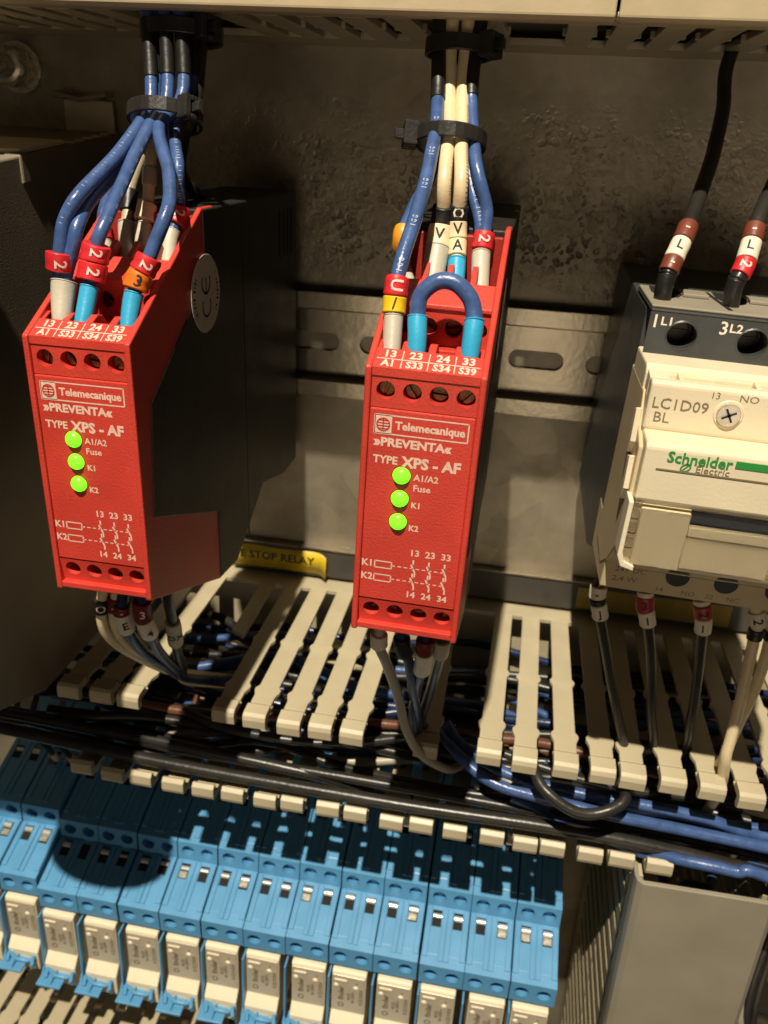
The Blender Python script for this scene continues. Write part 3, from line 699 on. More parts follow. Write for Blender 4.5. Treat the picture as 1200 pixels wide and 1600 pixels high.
# ------------------------------------------------------------------ wires, sleeves, ferrules
CABLES = [
 ('a1', 'blue', 1.4, [(-74.2, 118, 66), (-74.2, 98, 70), (-70.6, 72.2, 78.0), (-70.0, 66.1, 84.0), (-71.0, 58.2, 97.0), (-72.1, 51.9, 110.0), (-74.9, 46.6, 113.0), (-75.8, 40.6, 114.0), (-76.5, 35.0, 114.5), (-75.2, 27, 119)], [(11.61, 15.01, 'm_red', 1.35, '2', 'ink_pink'), (68.72, 81.14, 'm_black', 0.18, None, None)], None, 'blue wire on the outside left, bowing widest into the grey twin ferrule', 'wires entering the top of the left red relay', 'cable'),
 ('a2', 'blue', 1.4, [(-71.2, 118, 64), (-72.2, 98, 68), (-70.5, 72.3, 76.0), (-69.3, 65.8, 82.0), (-71.7, 56.8, 93.0), (-72.4, 50.3, 106.0), (-72.6, 45.5, 112.5), (-73.6, 40.7, 113.5), (-75.4, 35.1, 114.5), (-74.6, 27, 119)], [(69.28, 81.02, 'm_black', 0.18, None, None)], (8.94, 'f_grey', 2.6, 1.6), 'blue wire second from the left, sharing the grey twin ferrule of the left red relay', 'wires entering the top of the left red relay', 'cable'),
 ('a3', 'blue', 1.4, [(-69.2, 118, 67), (-69.2, 98, 71), (-66.5, 72.4, 78.5), (-67.7, 65.2, 85.0), (-67.7, 55.3, 99.0), (-67.7, 46.3, 110.5), (-69.0, 40.9, 112.5), (-70.1, 34.2, 114.5), (-70.4, 26, 119)], [(10.74, 14.31, 'm_red', 1.45, '2', 'ink_pink'), (14.48, 18.14, 'm_red', 1.4, '2', 'ink_pink'), (66.88, 78.54, 'm_black', 0.18, None, None)], (9.36, 'f_cyan', 1.85, 1.7), 'blue wire with two stacked red number sleeves above a cyan ferrule', 'wires entering the top of the left red relay', 'cable'),
 ('a4', 'blue', 1.4, [(-66.2, 118, 67), (-66.2, 98, 71), (-63.1, 72.5, 78.0), (-66.0, 64.6, 85.0), (-59.5, 56.3, 97.0), (-55.0, 49.8, 108.0), (-57.1, 42.8, 111.5), (-59.2, 37.9, 113.0), (-60.6, 33.1, 115.0), (-60.6, 26, 119)], [(9.82, 13.29, 'm_orange', 1.15, '3', 'ink_black'), (13.43, 16.98, 'm_red', 1.2, '2', 'ink_pink'), (70.96, 82.54, 'm_black', 0.18, None, None)], (8.8, 'f_cyan', 1.95, 1.5), 'blue wire with one orange and one red number sleeve above a cyan ferrule', 'wires entering the top of the left red relay', 'cable'),
 ('a5', 'blue', 1.4, [(-64.2, 118, 62), (-64.2, 98, 66), (-63.5, 72.2, 72.0), (-65.3, 64.7, 79.0), (-61.5, 56.5, 87.0), (-61.6, 50.0, 87.0), (-61.7, 45.4, 89.0), (-62.5, 41.5, 91.5), (-61.0, 36, 97)], [(11.87, 15.73, 'm_red', 0.9, '2', 'ink_pink'), (49.77, 62.01, 'm_black', 0.18, None, None)], (10.12, 'f_grey', 1.9, 1.6), 'blue wire farthest right in the left bundle, red sleeve at the rear', 'wires entering the top of the left red relay', 'cable'),
 ('a6', 'cream', 1.3, [(-67.2, 118, 60), (-67.2, 98, 63), (-71.0, 70.7, 70.0), (-69.9, 65.2, 76.0), (-69.3, 58.0, 83.0), (-69.3, 50.8, 86.0), (-69.4, 44.9, 89.0), (-69.0, 41.1, 91.5), (-65.6, 36, 97)], [(12.87, 16.83, 'm_cream', 0.9, None, None), (20.95, 24.81, 'm_grey', 0.3, None, None)], (11.76, 'f_grey', 1.9, 1.6), 'cream wire in the middle of the left bundle, cream sleeve above its grey ferrule', 'wires entering the top of the left red relay', 'cable'),
 ('a7', 'tan', 1.3, [(-69.2, 118, 58), (-69.2, 98, 60), (-74.2, 70.7, 67.0), (-73.2, 65.2, 73.0), (-73.2, 57.1, 81.0), (-74.2, 50.5, 85.0), (-73.6, 44.7, 89.0), (-72.7, 40.9, 91.5), (-70.6, 36, 97)], [(14.6, 19.77, 'm_black', 0.5, None, None)], (11.52, 'f_grey', 1.9, 1.5), 'brownish wire behind the blue ones with a black sleeve, left red relay', 'wires entering the top of the left red relay', 'cable'),
 ('a8', 'blue', 1.3, [(-72.2, 118, 60), (-72.2, 98, 62), (-75.1, 70.5, 69.0), (-73.7, 65.1, 76.0), (-75.2, 57.1, 84.0), (-78.8, 49.0, 87.0), (-79.3, 43.7, 89.5), (-78.3, 39.1, 91.5), (-75.2, 36, 97)], [(8.67, 11.99, 'm_red', 0.8, None, None), (53.65, 65.23, 'm_black', 0.18, None, None)], (7.9, 'f_grey', 1.8, 1.5), 'blue wire hidden behind the double red sleeves, feeding the rear left terminal', 'wires entering the top of the left red relay', 'cable'),
 ('a9', 'black', 1.5, [(-62.2, 118, 60), (-62.2, 98, 63), (-62.7, 73.6, 70.0), (-63.2, 66.2, 75.0), (-67.2, 60.7, 70.0), (-70.7, 52.4, 62.0), (-62.2, 40, 50)], [], None, 'black wire at the right of the left bundle running down behind the relay', 'wires entering the top of the left red relay', 'cable'),
 ('b1', 'blue', 1.45, [(-10, 118, 62), (-9, 98, 66), (-7.4, 76.8, 72.0), (-5.8, 66.7, 82.0), (-5.7, 56.8, 96.0), (-6.6, 47.5, 107.0), (-7.7, 40.4, 112.5), (-7.7, 34.1, 114.5), (-7.1, 26, 119)], [(9.29, 12.49, 'm_yellow', 0.85, '/', 'ink_black'), (12.65, 16.12, 'm_red', 0.85, 'U', 'ink_pink'), (65.35, 82.84, 'm_black', 0.18, None, None)], (8.68, 'f_grey', 1.9, 1.75), 'blue wire with red over yellow sleeve at the front left of the right red relay', 'wires entering the top of the right red relay', 'cable'),
 ('b2', 'blue', 1.4, [(-8, 118, 60), (-8, 98, 63), (-6.9, 76.4, 69.0), (-5.4, 66.8, 78.0), (-6.0, 58.2, 86.0), (-8.7, 50.2, 92.0), (-9.7, 45.5, 96.0), (-9.7, 39.2, 92.0), (-7.2, 36, 97)], [(12.35, 16.53, 'm_amber', 0.7, None, None), (52.28, 68.72, 'm_black', 0.18, None, None)], (8.17, 'f_grey', 1.8, 1.6), 'blue wire with amber sleeve, rear left terminal of the right red relay', 'wires entering the top of the right red relay', 'cable'),
 ('b3', 'cream', 1.5, [(-5.5, 118, 63), (-5.5, 98, 67), (-5.1, 77.0, 70.5), (-3.4, 66.9, 79.5), (-2.5, 57.2, 89.0), (-2.6, 50.3, 88.5), (-2.8, 44.1, 90.5), (-2.9, 35.5, 97.5)], [(10.65, 15.53, 'm_cream', 1.0, 'V', 'ink_black'), (15.68, 19.48, 'm_black', 0.8, None, None)], (10.42, 'f_grey', 2.6, 2.2), 'left one of the two cream wires, black sleeve above a wide grey ferrule', 'wires entering the top of the right red relay', 'cable'),
 ('b4', 'cream', 1.5, [(-1.8, 118, 63), (-1.8, 98, 67), (-2.1, 77.1, 70.5), (-0.6, 67.0, 79.5), (0.8, 57.4, 89.0), (0.9, 50.6, 88.5), (1.4, 43.7, 90.5), (2.2, 35.5, 97.5)], [(9.18, 12.87, 'm_cream', 0.45, 'A', 'ink_black'), (13.06, 16.73, 'm_cream', 0.45, 'V', 'ink_black'), (16.73, 19.92, 'm_black', 0.5, 'O', 'ink_white')], (8.15, 'f_cyan', 1.95, 1.8), 'right one of the two cream wires with lettered sleeves above a cyan ferrule', 'wires entering the top of the right red relay', 'cable'),
 ('b5', 'blue', 1.35, [(1, 118, 62), (1.2, 98, 66), (-0.0, 76.5, 71.0), (1.4, 67.1, 78.0), (4.1, 58.7, 86.0), (6.5, 51.5, 87.5), (6.7, 45.5, 89.5), (6.5, 42.8, 91.0), (7.4, 35.5, 97.5)], [(11.33, 14.89, 'm_red', 0.9, '2', 'ink_pink'), (47.38, 63.24, 'm_black', 0.18, None, None)], (10.25, 'f_grey', 2.0, 1.8), 'blue wire bowing out at the right, red sleeve above the rear right grey ferrule', 'wires entering the top of the right red relay', 'cable'),
 ('b6', 'blue', 1.2, [(0.6, 118, 58), (0.5, 98, 62), (-1.0, 74.8, 67.0), (-0.2, 67.1, 75.0), (2.4, 57.3, 84.0), (5.1, 49.5, 87.5), (6.1, 44.6, 89.5), (7.9, 36, 95)], [(48.17, 64.21, 'm_black', 0.18, None, None)], None, 'thin blue wire just inside the bowed one, same right hand ferrule', 'wires entering the top of the right red relay', 'cable'),
 ('b7', 'blue', 1.6, [(-2.3, 25.5, 119.3), (-2.6, 31.4, 117.0), (-3.0, 33.8, 115.8), (-2.7, 37.9, 114.5), (0.2, 40.6, 114.0), (3.6, 40.6, 114.0), (6.5, 38.1, 114.5), (7.8, 34.5, 115.8), (7.8, 32.1, 117.0), (7.6, 25.5, 119.3)], [], (9.3, 'f_cyan', 1.9, 1.75), 'short blue jumper loop bridging two cyan ferrules on the right red relay', None, 'jumper wire'),
 ('p1', 'black', 1.75, [(60, 120, 18), (61.5, 97, 22), (59.9, 83.5, 25.0), (59.5, 75.3, 32.0), (56.5, 63.0, 48.0), (51.5, 51.9, 66.0), (48.9, 45.6, 73.0), (47.0, 40.5, 77.0), (46.4, 36.5, 78.0), (47.6, 28, 76)], [(13.12, 16.31, 'm_brown', 0.5, '-', 'ink_pink'), (16.31, 21.27, 'm_white', 0.45, 'L', 'ink_black'), (21.46, 26.06, 'm_brown', 0.5, '-', 'ink_pink')], (12.28, 'f_black', 1.95, 1.7), 'thick black supply wire with white L sleeve between two brown sleeves', 'supply wires entering the top of the contactor', 'cable'),
 ('p2', 'black', 1.75, [(84, 120, 20), (84, 98, 24), (76.6, 82.5, 28.0), (73.7, 66.6, 44.0), (66.0, 53.5, 66.0), (63.6, 46.6, 73.0), (62.0, 41.6, 77.0), (60.9, 37.6, 78.0), (62.2, 28, 76)], [(13.59, 17.08, 'm_red', 0.5, '2', 'ink_pink'), (17.24, 22.11, 'm_white', 0.45, 'L', 'ink_black'), (22.3, 25.97, 'm_brown', 0.5, '-', 'ink_pink')], (12.34, 'f_black', 1.95, 1.7), 'thick black supply wire with red sleeve 2 below its white L sleeve, right edge', 'supply wires entering the top of the contactor', 'cable'),
 ('q1', 'black', 1.35, [(47.5, -26, 74), (44.5, -39.9, 76.0), (46.0, -47.6, 76.0), (51.1, -65.7, 74.0), (56.8, -83.2, 73.0), (60.1, -93.9, 72.0), (57.5, -99, 68), (62, -116, 50)], [(86.03, 89.23, 'm_white', 0.9, '-', 'ink_black'), (84.11, 85.75, 'm_black', 0.9, None, None), (79.45, 83.91, 'm_white', 0.8, 'J', 'ink_black')], None, 'black wire with white and black sleeves under the left corner of the contactor', 'wires leaving the bottom of the contactor', 'cable'),
 ('q2', 'black', 1.35, [(55, -26, 74), (56.7, -42.0, 76.0), (58.5, -48.6, 76.0), (62.8, -65.8, 74.0), (65.8, -81.5, 73.0), (68.5, -93.1, 71.0), (67.4, -99, 67), (72, -116, 48)], [(87.18, 88.54, 'm_white', 0.8, None, None), (83.05, 87.18, 'm_crimson', 1.0, '3', 'ink_black'), (78.4, 82.94, 'm_white', 0.8, 'I', 'ink_black')], None, 'black wire with crimson over white sleeve, second from left under the contactor', 'wires leaving the bottom of the contactor', 'cable'),
 ('q3', 'black', 1.35, [(66, -26, 74), (71.0, -41.7, 76.0), (72.7, -49.3, 76.0), (75.1, -65.8, 74.0), (76.4, -81.7, 73.0), (77.6, -90.1, 71.0), (77.5, -99, 66), (72, -116, 48)], [(85.39, 86.73, 'm_white', 0.8, None, None), (81.47, 85.08, 'm_brick', 1.0, '2', 'ink_black'), (76.95, 81.33, 'm_white', 0.8, 'I', 'ink_black')], None, 'black wire with brick red over white sleeve, third from left under the contactor', 'wires leaving the bottom of the contactor', 'cable'),
 ('q4', 'cream', 1.5, [(77, -26, 76), (83.7, -40.4, 78.0), (85.1, -49.0, 78.0), (85.2, -65.9, 80.0), (84.8, -79.4, 82.0), (85.2, -87.1, 82.0), (87.2, -99, 78), (88, -118, 70)], [(76.45, 80.59, 'm_white', 0.6, '2', 'ink_black'), (72.12, 75.21, 'm_black', 0.4, None, None)], None, 'cream wire under the contactor slanting down left in front of the duct fingers', 'wires leaving the bottom of the contactor', 'cable'),
 ('q5', 'cream', 1.5, [(81, -26, 74), (88.3, -41.9, 76.0), (89.5, -49.6, 76.0), (89.0, -65.3, 77.0), (86.7, -83.2, 77.0), (86.1, -90.2, 77.0), (86.8, -99, 72), (90, -118, 60)], [(77.61, 82.64, 'm_white', 0.6, '2', 'ink_black'), (74.06, 76.73, 'm_black', 0.4, None, None)], None, 'second cream wire crossing behind the first at the far right under the contactor', 'wires leaving the bottom of the contactor', 'cable'),
 ('r1', 'cream', 1.35, [(-75.2, -30, 108), (-79.6, -45.8, 108.0), (-80.4, -54.9, 106.0), (-79.0, -64.7, 100.0), (-76.0, -73.9, 92.0), (-72.3, -82.8, 84.0), (-73.8, -96.3, 70.0), (-60.2, -110, 50)], [(91.77, 95.86, 'm_black', 0.8, 'O', 'ink_white')], None, 'cream wire with black O sleeve at lower left of the left red relay', 'wires leaving the bottom of the left red relay', 'cable'),
 ('r2', 'cream', 1.2, [(-72.2, -30, 107), (-76.7, -46.0, 107.0), (-78.5, -55.9, 104.0), (-77.2, -65.7, 98.0), (-75.0, -74.5, 90.0), (-72.2, -85.1, 80.0), (-62.2, -108, 50)], [(86.63, 90.74, 'm_darkred', 0.7, '-', 'ink_white')], None, 'cream wire behind with a dark red sleeve under the left red relay', 'wires leaving the bottom of the left red relay', 'cable'),
 ('r3', 'navy', 1.4, [(-70.2, -30, 108), (-74.1, -45.9, 108.0), (-74.1, -53.9, 106.0), (-74.5, -66.3, 98.0), (-72.6, -75.8, 90.0), (-71.3, -86.9, 80.0), (-61.2, -109, 52)], [(86.51, 88.84, 'm_darkred', 0.7, '-', 'ink_white'), (80.32, 86.27, 'm_white', 0.8, 'E', 'ink_black')], None, 'dark blue wire with white E sleeve under the left red relay', 'wires leaving the bottom of the left red relay', 'cable'),
 ('r4', 'navy', 1.4, [(-66.2, -30, 109), (-68.6, -45.1, 108.0), (-68.4, -53.0, 106.0), (-69.8, -65.5, 98.0), (-70.3, -78.0, 88.0), (-70.5, -88.7, 78.0), (-59.2, -108, 50)], [(86.56, 92.12, 'm_darkred', 0.9, '3', 'ink_white'), (80.13, 86.22, 'm_white', 0.9, '4', 'ink_black')], None, 'dark blue wire with white 4 sleeve below a dark red sleeve, left red relay', 'wires leaving the bottom of the left red relay', 'cable'),
 ('r5', 'black', 1.4, [(-62.2, -30, 106), (-63.3, -41.9, 104.0), (-64.7, -52.2, 100.0), (-66.9, -64.6, 94.0), (-69.2, -78.1, 86.0), (-71.9, -91.8, 74.0), (-56.2, -108, 48)], [(69.94, 80.91, 'm_grey', 0.7, 'OX', 'ink_black')], None, 'black wire with grey OX sleeve at lower right of the left red relay', 'wires leaving the bottom of the left red relay', 'cable'),
 ('s1', 'greywire', 1.3, [(-7, -30, 108), (-8.3, -44.7, 108.0), (-6.5, -54.6, 104.0), (-4.0, -67.5, 98.0), (-2.0, -83.7, 92.0), (2.8, -97.0, 86.0), (10.2, -107.9, 78.0), (14, -116, 66)], [(86.87, 90.58, 'm_white', 0.8, None, None)], None, 'pale grey wire drooping lowest under the right red relay', 'wires leaving the bottom of the right red relay', 'cable'),
 ('s2', 'navy', 1.3, [(-2, -30, 108), (-2.8, -43.8, 108.0), (-0.9, -53.6, 104.0), (0.2, -69.3, 96.0), (0.5, -85.8, 86.0), (0.4, -100.4, 74.0), (0, -114, 58)], [(82.86, 88.64, 'm_black', 0.8, None, None)], None, 'dark wire in the middle under the right red relay', 'wires leaving the bottom of the right red relay', 'cable'),
 ('s3', 'navy', 1.35, [(3, -30, 108), (2.8, -43.7, 108.0), (2.3, -54.0, 104.0), (0.4, -67.2, 96.0), (-0.7, -82.2, 88.0), (-0.4, -98.9, 76.0), (2, -114, 60)], [(83.64, 87.71, 'm_darkred', 0.9, None, None), (74.33, 83.38, 'm_white', 0.9, None, None)], None, 'dark blue wire with white sleeve tucked left under the right red relay', 'wires leaving the bottom of the right red relay', 'cable'),
 ('s4', 'black', 1.3, [(7, -30, 107), (6.6, -44.4, 106.0), (5.8, -55.3, 100.0), (3.4, -72.2, 90.0), (1.5, -90.5, 80.0), (6, -112, 56)], [(80.94, 86.94, 'm_grey', 0.8, None, None)], None, 'black wire at the right under the right red relay', 'wires leaving the bottom of the right red relay', 'cable'),
 ('d1', 'black', 2.0, [(-165, -119, 81), (-137.2, -118.2, 81.0), (-70.5, -121.1, 81.5), (-8.1, -121.2, 82.0), (49.9, -120.0, 82.0), (105.2, -124.0, 82.0), (150, -128, 86)], [], None, 'long black cable lying frontmost along the duct over the lower fingers', None, 'cable'),
 ('d2', 'black', 1.6, [(-165, -116, 76), (-126.3, -116.6, 76.0), (-83.6, -119.0, 76.0), (-29.8, -119.2, 76.5), (22.9, -119.4, 77.0), (68.9, -120.0, 77.0), (106.0, -122.6, 77.0), (150, -126, 82)], [], None, 'long black cable just behind the frontmost one in the duct', None, 'cable'),
 ('d3', 'black', 1.6, [(35, -100, 62), (34.4, -98.2, 80.0), (37.9, -100.2, 88.0), (44.5, -103.0, 91.0), (51.6, -103.8, 91.0), (57.6, -102.1, 89.0), (60.7, -100.5, 84.0), (55, -104, 70), (58, -110, 52)], [], None, 'black cable bent in a hanging U loop below the duct fingers at right', None, 'cable'),
 ('d4', 'black', 1.8, [(-165, -112, 74), (-142.0, -119.6, 74.0), (-113.3, -117.9, 75.0), (-81.3, -117.5, 76.0), (-50.7, -118.3, 77.0), (-25.7, -121.4, 76.0), (-1.4, -130.5, 70.0), (40, -122, 60)], [], None, 'black cable sagging left of centre behind the two front duct cables', None, 'cable'),
 ('d5', 'black', 1.7, [(-165, -110, 66), (-147.9, -123.4, 66.0), (-112.9, -121.6, 68.0), (-75.2, -121.3, 70.0), (-50.0, -123.0, 66.0), (-20, -118, 50)], [], None, 'black cable rearmost of those at the left end of the open duct', None, 'cable'),
 ('e1', 'blue', 1.7, [(5, -108, 60), (12.5, -105.0, 74.0), (23.9, -108.2, 80.0), (39.1, -109.5, 82.0), (57.6, -110.4, 83.0), (81.5, -112.9, 82.0), (102.9, -114.1, 82.0), (150, -120, 80)], [], None, 'long blue cable sweeping down right along the duct, nearest the black cables', 'blue cables running right along the duct', 'cable'),
 ('e2', 'blue', 1.7, [(8, -104, 62), (14.2, -105.6, 70.0), (29.6, -110.0, 74.0), (48.6, -109.7, 77.0), (67.0, -109.7, 78.0), (85.3, -110.6, 78.0), (103.8, -113.9, 78.0), (150, -114, 76)], [], None, 'blue cable behind the sweeping one, upper of the pair at right', 'blue cables running right along the duct', 'cable'),
 ('e3', 'blue', 1.6, [(40, -116, 60), (61.6, -117.9, 70.0), (79.4, -114.4, 74.0), (91.7, -113.7, 76.0), (104.0, -112.9, 76.0), (150, -110, 74)], [], None, 'blue cable highest of those emerging at the right edge of the duct', 'blue cables running right along the duct', 'cable'),
 ('e4', 'blue', 1.7, [(30, -117, 76), (66.7, -124.9, 80.0), (75.1, -122.5, 83.0), (84.2, -120.4, 86.0), (94.4, -120.0, 87.0), (103.1, -120.1, 87.0), (150, -137, 87)], [], None, 'blue cable dropping over the vertical duct mouth, upper one', 'blue cables running right along the duct', 'cable'),
 ('e5', 'blue', 1.7, [(34, -116, 70), (70.7, -129.3, 75.0), (78.8, -128.1, 77.0), (87.9, -125.3, 80.0), (98.4, -124.2, 81.0), (105.4, -124.0, 81.0), (150, -131, 81)], [], None, 'blue cable dropping over the vertical duct mouth, behind the upper one', 'blue cables running right along the duct', 'cable'),
 ('e6', 'blue', 1.6, [(74, -126, 40), (81.9, -146.5, 72.0), (86.9, -139.8, 76.0), (94.0, -140.8, 74.0), (100, -150, 50)], [], None, 'short stretch of blue cable down inside the mouth of the vertical duct', 'blue cables running right along the duct', 'cable'),
]

PRINTS = {'b1': (17, 60, '108      ', 'ink_wire', 1.5), 'b6': (12, 40, 'IIIIIIII ', 'ink_wire', 1.2), 'b4': (17, 44, 'IIIIIIIIIII', 'ink_black', 1.1), 'b3': (16, 30, 'II-I-II', 'ink_black', .7), 'a5': (14, 40, 'III-II', 'ink_wire', 1.0), 'a3': (22, 50, '- II -', 'ink_wire', .8), 'a1': (20, 50, '-I I  -', 'ink_wire', .8)}
PROT = {'b4': .95, 'b3': .9, 'b6': .4, 'a5': .2, 'b1': -.1, 'a3': .5, 'a1': -.5}
def cable(key, col, r, pts, sl, fer, label, group, cat):
    path = spline([V(*p) for p in pts], 9)
    jr = random.Random(key); ph = [jr.uniform(0, 6.28) for _ in range(6)]
    for i_ in range(9, len(path) - 12):                                   # hand-bent wires are never quite even
        path[i_] += V(.12 * math.sin(i_ * .31 + ph[0]) + .03 * math.sin(i_ * .8 + ph[1]), .07 * math.sin(i_ * .35 + ph[2]), .1 * math.sin(i_ * .33 + ph[3])) * (.5 if key == 'b7' else 1) * min(1, (i_ - 8) / 6, (len(path) - 12 - i_) / 6)
    g = G(); g.tube(path, r, 14); o = g.build('cable' if cat == 'cable' else 'jumper_wire', col, None, smooth=True)
    tag(o, label, 'cable', group)
    ends = [0] if key != 'b7' else [0, 1]
    def seg(a, b, n):
        return [along(path, a + (b - a) * k / n)[0] for k in range(n + 1)]
    for e in ends:
        P = path if e == 0 else path[::-1]
        if fer:
            ln, m, r0, r1 = fer
            pp = [along(P, ln * k / 6)[0] for k in range(7)]
            g = G(); rad = [r1 + (r0 - r1) * (k / 6) ** .7 for k in range(7)]; g.tube(pp, rad, 16)
            # flared hollow mouth
            tp, td = along(P, ln); g.tube([tp - td * .01, tp + td * .35], [r0, r0 * 1.06], 16)
            f = g.build('ferrule', m, o, smooth=True, bevel=.15)
            if key in ('a2', 'b3', 'a1'): pass
    if key in PRINTS:
        st_, en_, txts, tm_, siz = PRINTS[key]; g = G()
        pos = st_
        i_ = 0
        while pos < en_:
            c, dr = along(path, pos); toc = CAM - c; fr = (toc - dr * toc.dot(dr)).normalized(); sd = dr.cross(fr).normalized()
            ca, sa = math.cos(PROT.get(key, 0)), math.sin(PROT.get(key, 0)); f2 = fr * ca + sd * sa; s2 = f2.cross(dr).normalized()
            tx = txts[i_ % len(txts)]; i_ += 1
            if tx != ' ': g.text(tx, c + f2 * r, dr, -s2, siz, .02, 1.0, .05, wrap=(False, r))
            pos += siz * .72
        g.build('printed_mark', tm_, o, recalc=False)
    for a, b, m, ex, txt, tm in sl:
        pp = seg(a, b, 5); g = G(); k_ = random.uniform(.0, .12)
        g.tube(pp, [r + ex * (1 + k_ * math.sin(i * 2.2)) for i in range(6)], 18)
        s_ = g.build('marker_sleeve', m, o, smooth=True, bevel=.18)
        if txt:
            c, dr = along(path, (a + b) / 2); toc = CAM - c; fr = (toc - dr * toc.dot(dr)).normalized()
            ax = dr if (txt in ('O', 'E', 'OX', 'J')) is False else dr
            up = dr; sd = up.cross(fr).normalized()
            g = G(); size = min((b - a) * .95, 3.2); R = r + ex * 1.08
            if txt in ('2', 'U'):   # reads along the wire
                g.text(txt, c + fr * R, -up, sd, size * 1.05, .06, 1.0, .06, wrap=(False, R))
            else:
                g.text(txt, c + fr * R, sd, up, size, .05, 1.0, .06, wrap=(True, R))
            g.build('printed_mark', tm, s_, recalc=False)
    return o
for row in CABLES: cable(*row)

# cable ties
def cable_tie(c, axis, rx, ry, label, head_dir, wd=3.0):
    t = thing('cable_tie', label, 'cable tie', c[0], c[1], c[2], 'black cable ties round the wire bundles')
    axis = axis.normalized(); e1 = (X - axis * X.dot(axis)).normalized(); e2 = axis.cross(e1)
    g = G(); n = 28; rings = []
    for k in range(n):
        a = 2 * math.pi * k / n; ca, sa = math.cos(a), math.sin(a); q = lambda ex, h: g.vv(e1 * (ca * (rx + ex)) + e2 * (sa * (ry + ex)) + axis * h)
        rings.append([q(0, -wd / 2), q(.9, -wd / 2), q(.9, wd / 2), q(0, wd / 2)])
    for k in range(n):
        A, B = rings[k], rings[(k + 1) % n]
        for j in range(4): g.f([A[j], A[(j + 1) % 4], B[(j + 1) % 4], B[j]])
    g.build('band', 'tie', t, bevel=.2)
    h = head_dir; c0 = e1 * (h[0] * rx) + e2 * (h[1] * ry); dr = (e1 * h[0] + e2 * h[1]).normalized(); sd = axis.cross(dr)
    g = G()
    for (a0, a1, b0, b1, h0, h1) in ((0, 3.2, -2.5, -.9, -2.4, 2.4), (0, 3.2, .9, 2.5, -2.4, 2.4), (0, 3.2, -.9, .9, -2.4, -1.3), (0, 3.2, -.9, .9, 1.3, 2.4)):
        vs_ = [g.vv(c0 + dr * a + sd * b + axis * hh) for hh in (h0, h1) for b in (b0, b1) for a in (a0, a1)]
        for q in ((0, 1, 3, 2), (4, 6, 7, 5), (0, 4, 5, 1), (2, 3, 7, 6), (0, 2, 6, 4), (1, 5, 7, 3)): g.f([vs_[i] for i in q])
    g.build('tie_head', 'tie', t, bevel=.3, merge=False)
    g = G()
    vs_ = [g.vv(c0 + dr * a + sd * b + axis * hh) for hh in (-1, 1) for b in (-.5, .5) for a in (1.2, 5.0)]
    for q in ((0, 1, 3, 2), (4, 6, 7, 5), (0, 4, 5, 1), (2, 3, 7, 6), (0, 2, 6, 4), (1, 5, 7, 3)): g.f([vs_[i] for i in q])
    g.build('tie_tail', 'tie', t, bevel=.2)
cable_tie((-67.2, 66.2, 79.2), V(-.05, 1, -.35), 7.4, 7.6, 'black cable tie round the left bundle, head at its right', (.86, -.5))
cable_tie((-3.2, 64.5, 77.2), V(0, 1, -.3), 7.0, 7.6, 'black cable tie round the right bundle, head sticking out left', (-.98, -.25))
cable_tie((-66.5, 83.5, 69), V(0, 1, -.15), 8.6, 7.0, 'wide black tie at the duct mouth of the left bundle', (.8, -.6), 3.2)
cable_tie((-3.6, 82.5, 68), V(0, 1, -.15), 6.6, 6.0, 'wide black tie at the duct mouth of the right bundle', (.85, -.5), 3.2)

# loose cables lying in the middle duct
lab = {'black': 'black cable in the tangle lying in the open duct', 'blue': 'blue cable in the tangle lying in the open duct', 'navy': 'dark blue cable in the tangle lying in the open duct',
       'greywire': 'grey cable in the tangle lying in the open duct', 'brownwire': 'brown cable in the tangle lying in the open duct'}
cols = ['black', 'navy', 'black', 'blue', 'black', 'brownwire', 'blue', 'black', 'greywire', 'navy', 'black', 'blue', 'black', 'blue', 'navy', 'black', 'brownwire', 'black',
        'black', 'navy', 'black', 'black', 'blue', 'black', 'black', 'black', 'black']
for k, c in enumerate(cols):
    d0 = (8 + (k % 9) * 7.2) if k < 18 else 40 + (k - 18) * 4.2; z0 = -122 + (k // 9) * 8.5 if k < 18 else -121 + (k % 2) * 3.5
    pts = []
    for j in range(9):
        xx = -130 + 36 * j
        sag = -8 * math.exp(-((xx - 10) / 18) ** 2) if k % 3 == 0 else 0
        pts.append(V(xx + random.uniform(-6, 6), min(-100, max(-124.6, z0 + random.uniform(-3.5, 3.5))), max(5, min(75, d0 + random.uniform(-7, 7) + sag))))
    g = G(); g.tube(spline(pts, 6), 1.45 + .25 * (k % 3 == 1), 10); o = g.build('duct_cable', c, None, smooth=True)
    tag(o, lab[c], 'cable', 'tangle of cables in the open duct')

